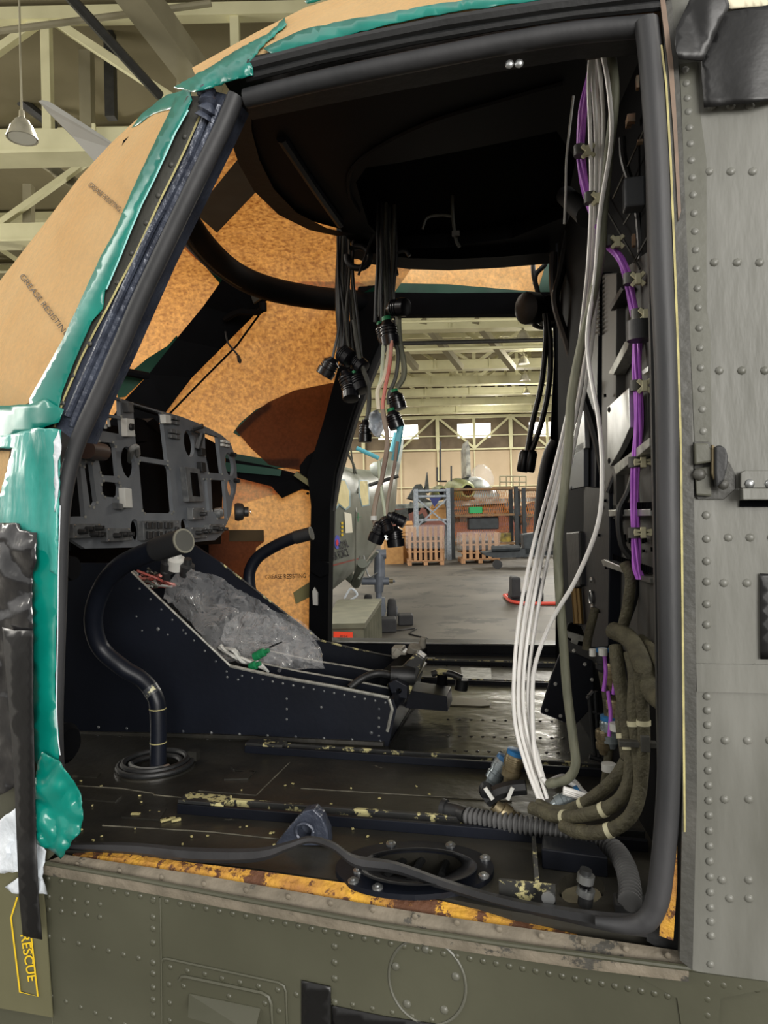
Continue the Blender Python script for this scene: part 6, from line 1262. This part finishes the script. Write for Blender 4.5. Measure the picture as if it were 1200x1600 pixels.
cable('hanging_cable', [(553, 500), (562, 560), (575, 600), (576, 640), (570, 665)], 2.0, .007, wireo, 'single cable swinging out from the bundle towards the lone plug')
plug(PY(571, 656, 2.0), (-.05, 0, -1), .019, .065, 'lone black plug hanging lowest beside the far pillar')
for (x, y, ax, r, l, lb) in ((522, 560, (-.4, 0, -.6), .026, .06, 'black connector hanging against the brown paper'), (538, 580, (.3, 0, -.8), .026, .07, 'large black connector in the middle of the cluster'), (556, 584, (.3, -.2, -.8), .024, .06, 'black connector at the outer side of the cluster'), (547, 596, (.1, -.3, -.8), .024, .06, 'black connector lowest in the cluster by the pillar'), (530, 548, (.6, -.2, -.5), .026, .05, 'black connector at the top of the cluster'), (552, 560, (.5, -.2, -.5), .022, .05, 'black connector tucked under the cables at the cluster top')):
    plug(PY(x, y, 2.02), ax, r, l, lb, 'connectors clustered by the far pillar', greenc if x == 556 else None)
for k in range(10):
    x0 = 588 + k * 3.2; cable('hanging_cable', [(x0 + 2, 250), (x0 + random.uniform(-3, 3), 330), (x0 + random.uniform(-3, 3), 400), (x0 + random.uniform(-3, 3), 460), (586 + k * 3.6, 490 + random.uniform(0, 20))], [1.88 + random.random() * .05] * 5, .0048, wireo if k % 3 else wirek, ['dark olive cable, innermost in the bundle hanging from the roof cut-out', 'dark olive cable next to the innermost one of the roof cut-out bundle'][k] if k < 2 else 'dark olive cable among the rest of the bundle hanging from the roof cut-out', group='olive cables from the roof cut-out')
for pts, r, lb in (([(560, 430), (578, 380), (596, 330), (600, 270)], .004, 'thin cable slanting up to the roof cut-out'), ([(620, 430), (616, 400), (632, 392), (640, 400)], .006, 'black cable stub crossing the bright paper strip'), ([(540, 360), (548, 340), (560, 352)], .005, 'small black cable loop at the trunk top')):
    cable('hanging_cable', pts, 2.0, r, wirek, lb)
lp = [PY(560 + 18 * math.cos(a), 402 + 17 * math.sin(a), 2.02) for a in [2 * math.pi * k / 20 - 2.0 for k in range(18)]]
tag(MB().tube(lp, .010, 10).build('cable_loop', wirek, None, True), 'black cable loop around the grommet in the roof window paper', 'cable')
plug(PY(607, 482, 1.86), (1, -.5, -.15), .023, .06, 'black connector turned sideways just below the far door header')
plug(PY(604, 500, 1.85), (.15, 0, -1), .024, .07, 'large purple-black connector hanging in the centre of the far doorway', None, greenc)
plug(PY(594, 506, 1.9), (.3, 0, -1), .018, .05, 'smaller black connector tucked behind the purple-black one', None, greenc)
plug(PY(616, 612, 1.86), (.25, 0, -1), .021, .05, 'black connector with a green ring midway down the hanging cables', None, greenc)
plug(PY(611, 642, 1.84), (.35, 0, -1), .020, .05, 'black connector just below the green ringed one', None, greenc)
cable('hanging_cable', [(622, 480), (624, 530), (631, 570), (630, 590), (620, 606)], 1.87, .008, oliver, 'olive grey cable curving down on the outer side of the doorway bundle')
cable('hanging_cable', [(616, 530), (622, 555), (618, 590), (608, 615), (607, 632)], 1.86, .0055, wireo, 'green grey cable leading to the second connector')
cable('hanging_cable', [(600, 530), (598, 560), (596, 590), (590, 610)], 1.84, .005, mat('pale_green_wire', (176, 184, 160), rough=.5), 'pale green wire hanging below the purple-black connector')
cable('hanging_cable', [(608, 532), (606, 560), (600, 590), (590, 612), (592, 640)], 1.84, .006, mat('cream_wire', (206, 200, 176), rough=.5), 'cream wire pair hanging below the purple-black connector')
cable('hanging_cable', [(612, 532), (609, 570), (602, 606), (598, 640), (604, 680)], 1.83, .005, mat('red_wire', (190, 90, 76), (206, 150, 130), rough=.5, scale=20), 'red and pink wires hanging below the purple-black connector')
cable('hanging_cable', [(598, 640), (605, 690), (598, 740), (588, 780), (584, 808), (590, 826)], 1.8, .0065, mat('brown_sleeve', (126, 104, 90), (150, 136, 120), rough=.6), 'brown sleeved cable hanging down to the lowest connectors')
cable('hanging_cable', [(621, 690), (616, 730), (608, 770), (604, 800), (606, 815)], 1.8, .0045, MATS['brown_sleeve'], 'thin brown cable on the outer side above the lowest connectors')
cable('hanging_cable', [(592, 720), (595, 760), (600, 790), (603, 812)], 1.8, .005, MATS['pale_green_wire'], 'pale cable between the two brown ones above the lowest connectors')
mb = MB(); mb.tube([PY(584, 806, 1.79), PY(584, 813, 1.79)], .009, 10); tag(mb.build('cable_marker', whitem), 'white marker sleeve on the brown sleeved hanging cable', 'marker')
plug(PY(600, 812, 1.8), (-.45, 0, -1), .020, .065, 'brown black connector hanging lowest on the inner side', 'lowest hanging connectors')
plug(PY(615, 822, 1.82), (.1, 0, -1), .022, .055, 'round black capped connector hanging lowest of all', 'lowest hanging connectors')
plug(PY(606, 804, 1.79), (1, 0, -.5), .015, .05, 'connector with steel rings above the round capped one', 'lowest hanging connectors')
plug(PY(600, 808, 1.77), (.3, -.3, -.8), .014, .045, 'slim connector between the two lowest ones', 'lowest hanging connectors')
o = drape([(578, 645), (590, 640), (598, 650), (600, 670), (594, 684), (584, 680), (576, 668)], lambda x, y: PY(x, y, 1.92), 4, .04, 30, 61, 1).build('white_bag', foam, None, True); tag(o, 'small crumpled white plastic bag tied to the hanging wires', 'bag')
cable('hanging_cable', [(626, 665), (622, 690), (616, 720)], 1.84, .009, tq, 'turquoise tubing hanging below the second connector')
cable('hanging_cable', [(852, 490), (853, 530), (846, 600), (832, 660), (824, 706)], 2.2, .0085, wirek, 'left strand of the twin black cable in the far doorway'.replace('left strand', 'inner strand'))
cable('hanging_cable', [(855, 490), (860, 540), (858, 600), (846, 660), (830, 706)], 2.2, .0085, wirek, 'outer strand of the twin black cable in the far doorway')
t = thing('twin_plug', 'black double plug at the end of the twin black cable', 'plug', PY(822, 735, 2.2))
for x in (817, 827): MB().lathe(PY(x + 4, 704, 2.2), PY(x - 1, 736, 2.2) - PY(x + 4, 704, 2.2), [(0, .014), (.01, .018), (.06, .018), (.066, .015)], 14).build('plug_body', mat('gloss_black', (0, 0, 0)), t, True)
t = thing('speaker_box', 'black round unit fixed at the aft top corner of the far doorway', 'unit', PY(850, 470, 2.4))
MB().lathe(PY(836, 482, 2.3), (-.6, -.6, -.1), [(0, .05), (.04, .05), (.05, .03)], 16).build('housing', rubberd, t, True)
mb = MB(); mb.prism([PY(*p, 2.35) for p in ((826, 470), (880, 452), (890, 505), (860, 500), (832, 500))], (0, .1, 0)); mb.build('mount', black, t, bevel=.005)
MB().tube(smooth_path([PY(828, 496, 2.3), PY(838, 510, 2.3), PY(855, 512, 2.3), PY(870, 504, 2.3)]), .006, 8).build('lead', wirek, t, True)
MB().prism([PY(*p, 2.3) for p in ((838, 500), (846, 500), (856, 508), (850, 511), (842, 507))], (0, .01, 0)).build('clear_lens', chip, t)
for pts, lb in (([(832, 398), (834, 430), (840, 455), (842, 470)], 'black lead crossing the bright paper strip by the aft corner'), ([(822, 384), (845, 400), (852, 412), (838, 428), (836, 444)], 'black lead looped over the aft end of the bright paper strip')):
    cable('hanging_cable', pts, 2.4, .008, wirek, lb)
cable('hanging_cable', [(865, 395), (864, 440), (870, 480), (882, 525), (896, 560)], 2.0, .011, mat('sheen_cable', (70, 70, 72), rough=.3), 'shiny grey cable bending down beside the far doorway aft edge')
t = thing('roof_fittings', 'thin metal rod and wires hanging inside the dark roof cut-out', 'fitting', RZf(720, 300, 0))
MB().tube([PY(671, 277, 1.9), PY(771, 250, 1.9)], .005, 8).build('rod', frame_m, t, True)
MB().tube(smooth_path([PY(707, 270, 1.9), PY(707, 330, 1.9), PY(712, 372, 1.9), PY(718, 386, 1.9)]), .005, 6).build('wire', wireo, t, True)
MB().tube(smooth_path([PY(705, 338, 1.9), PY(690, 336, 1.9), PY(668, 340, 1.9), PY(660, 358, 1.9)]), .0035, 6).build('wire', wireo, t, True)
MB().tube(smooth_path([PY(724, 270, 1.95), PY(745, 280, 1.95), PY(768, 284, 1.95)]), .008, 8).build('sleeved_wire', khaki, t, True)
MB().tube(smooth_path([PY(826, 220, 2.0), PY(822, 250, 2.0), PY(818, 268, 2.0), PY(798, 282, 2.0)]), .009, 8).build('sleeved_wire', khaki, t, True)
mb = MB(); mb.box(PY(690, 265, 1.88), (.015, .015, .03)); mb.box(PY(712, 365, 1.88), (.02, .01, .012)); mb.build('connector', frame_m, t)
mb = MB(); mb.box(PY(932, 82, 1.1), (.03, .012, .012)); mb.tube([PY(924, 66, 1.1), PY(938, 66, 1.1)], .012, 8); tag(mb.build('cable_clamp', mat('clamp_brown', (70, 56, 50), rough=.6)), 'brown clamp gathering the hanging cables under the door header', 'clamp')
mb = MB(); mb.lathe(PY(92, 888, 1.3), (1, 0, 0), [(0, .024), (.02, .027), (.035, .024)], 16); tag(mb.build('air_duct', black, None, True), 'black round duct end showing beside the pillar seal', 'duct')
mb = MB(); mb.lathe(PY(84, 1160, 1.25), (1, -.1, 0), [(0, .03), (.01, .04), (.03, .04), (.04, .03)], 20); tag(mb.build('round_canister', black, None, True), 'black round canister on the floor beside the forward pillar', 'canister')
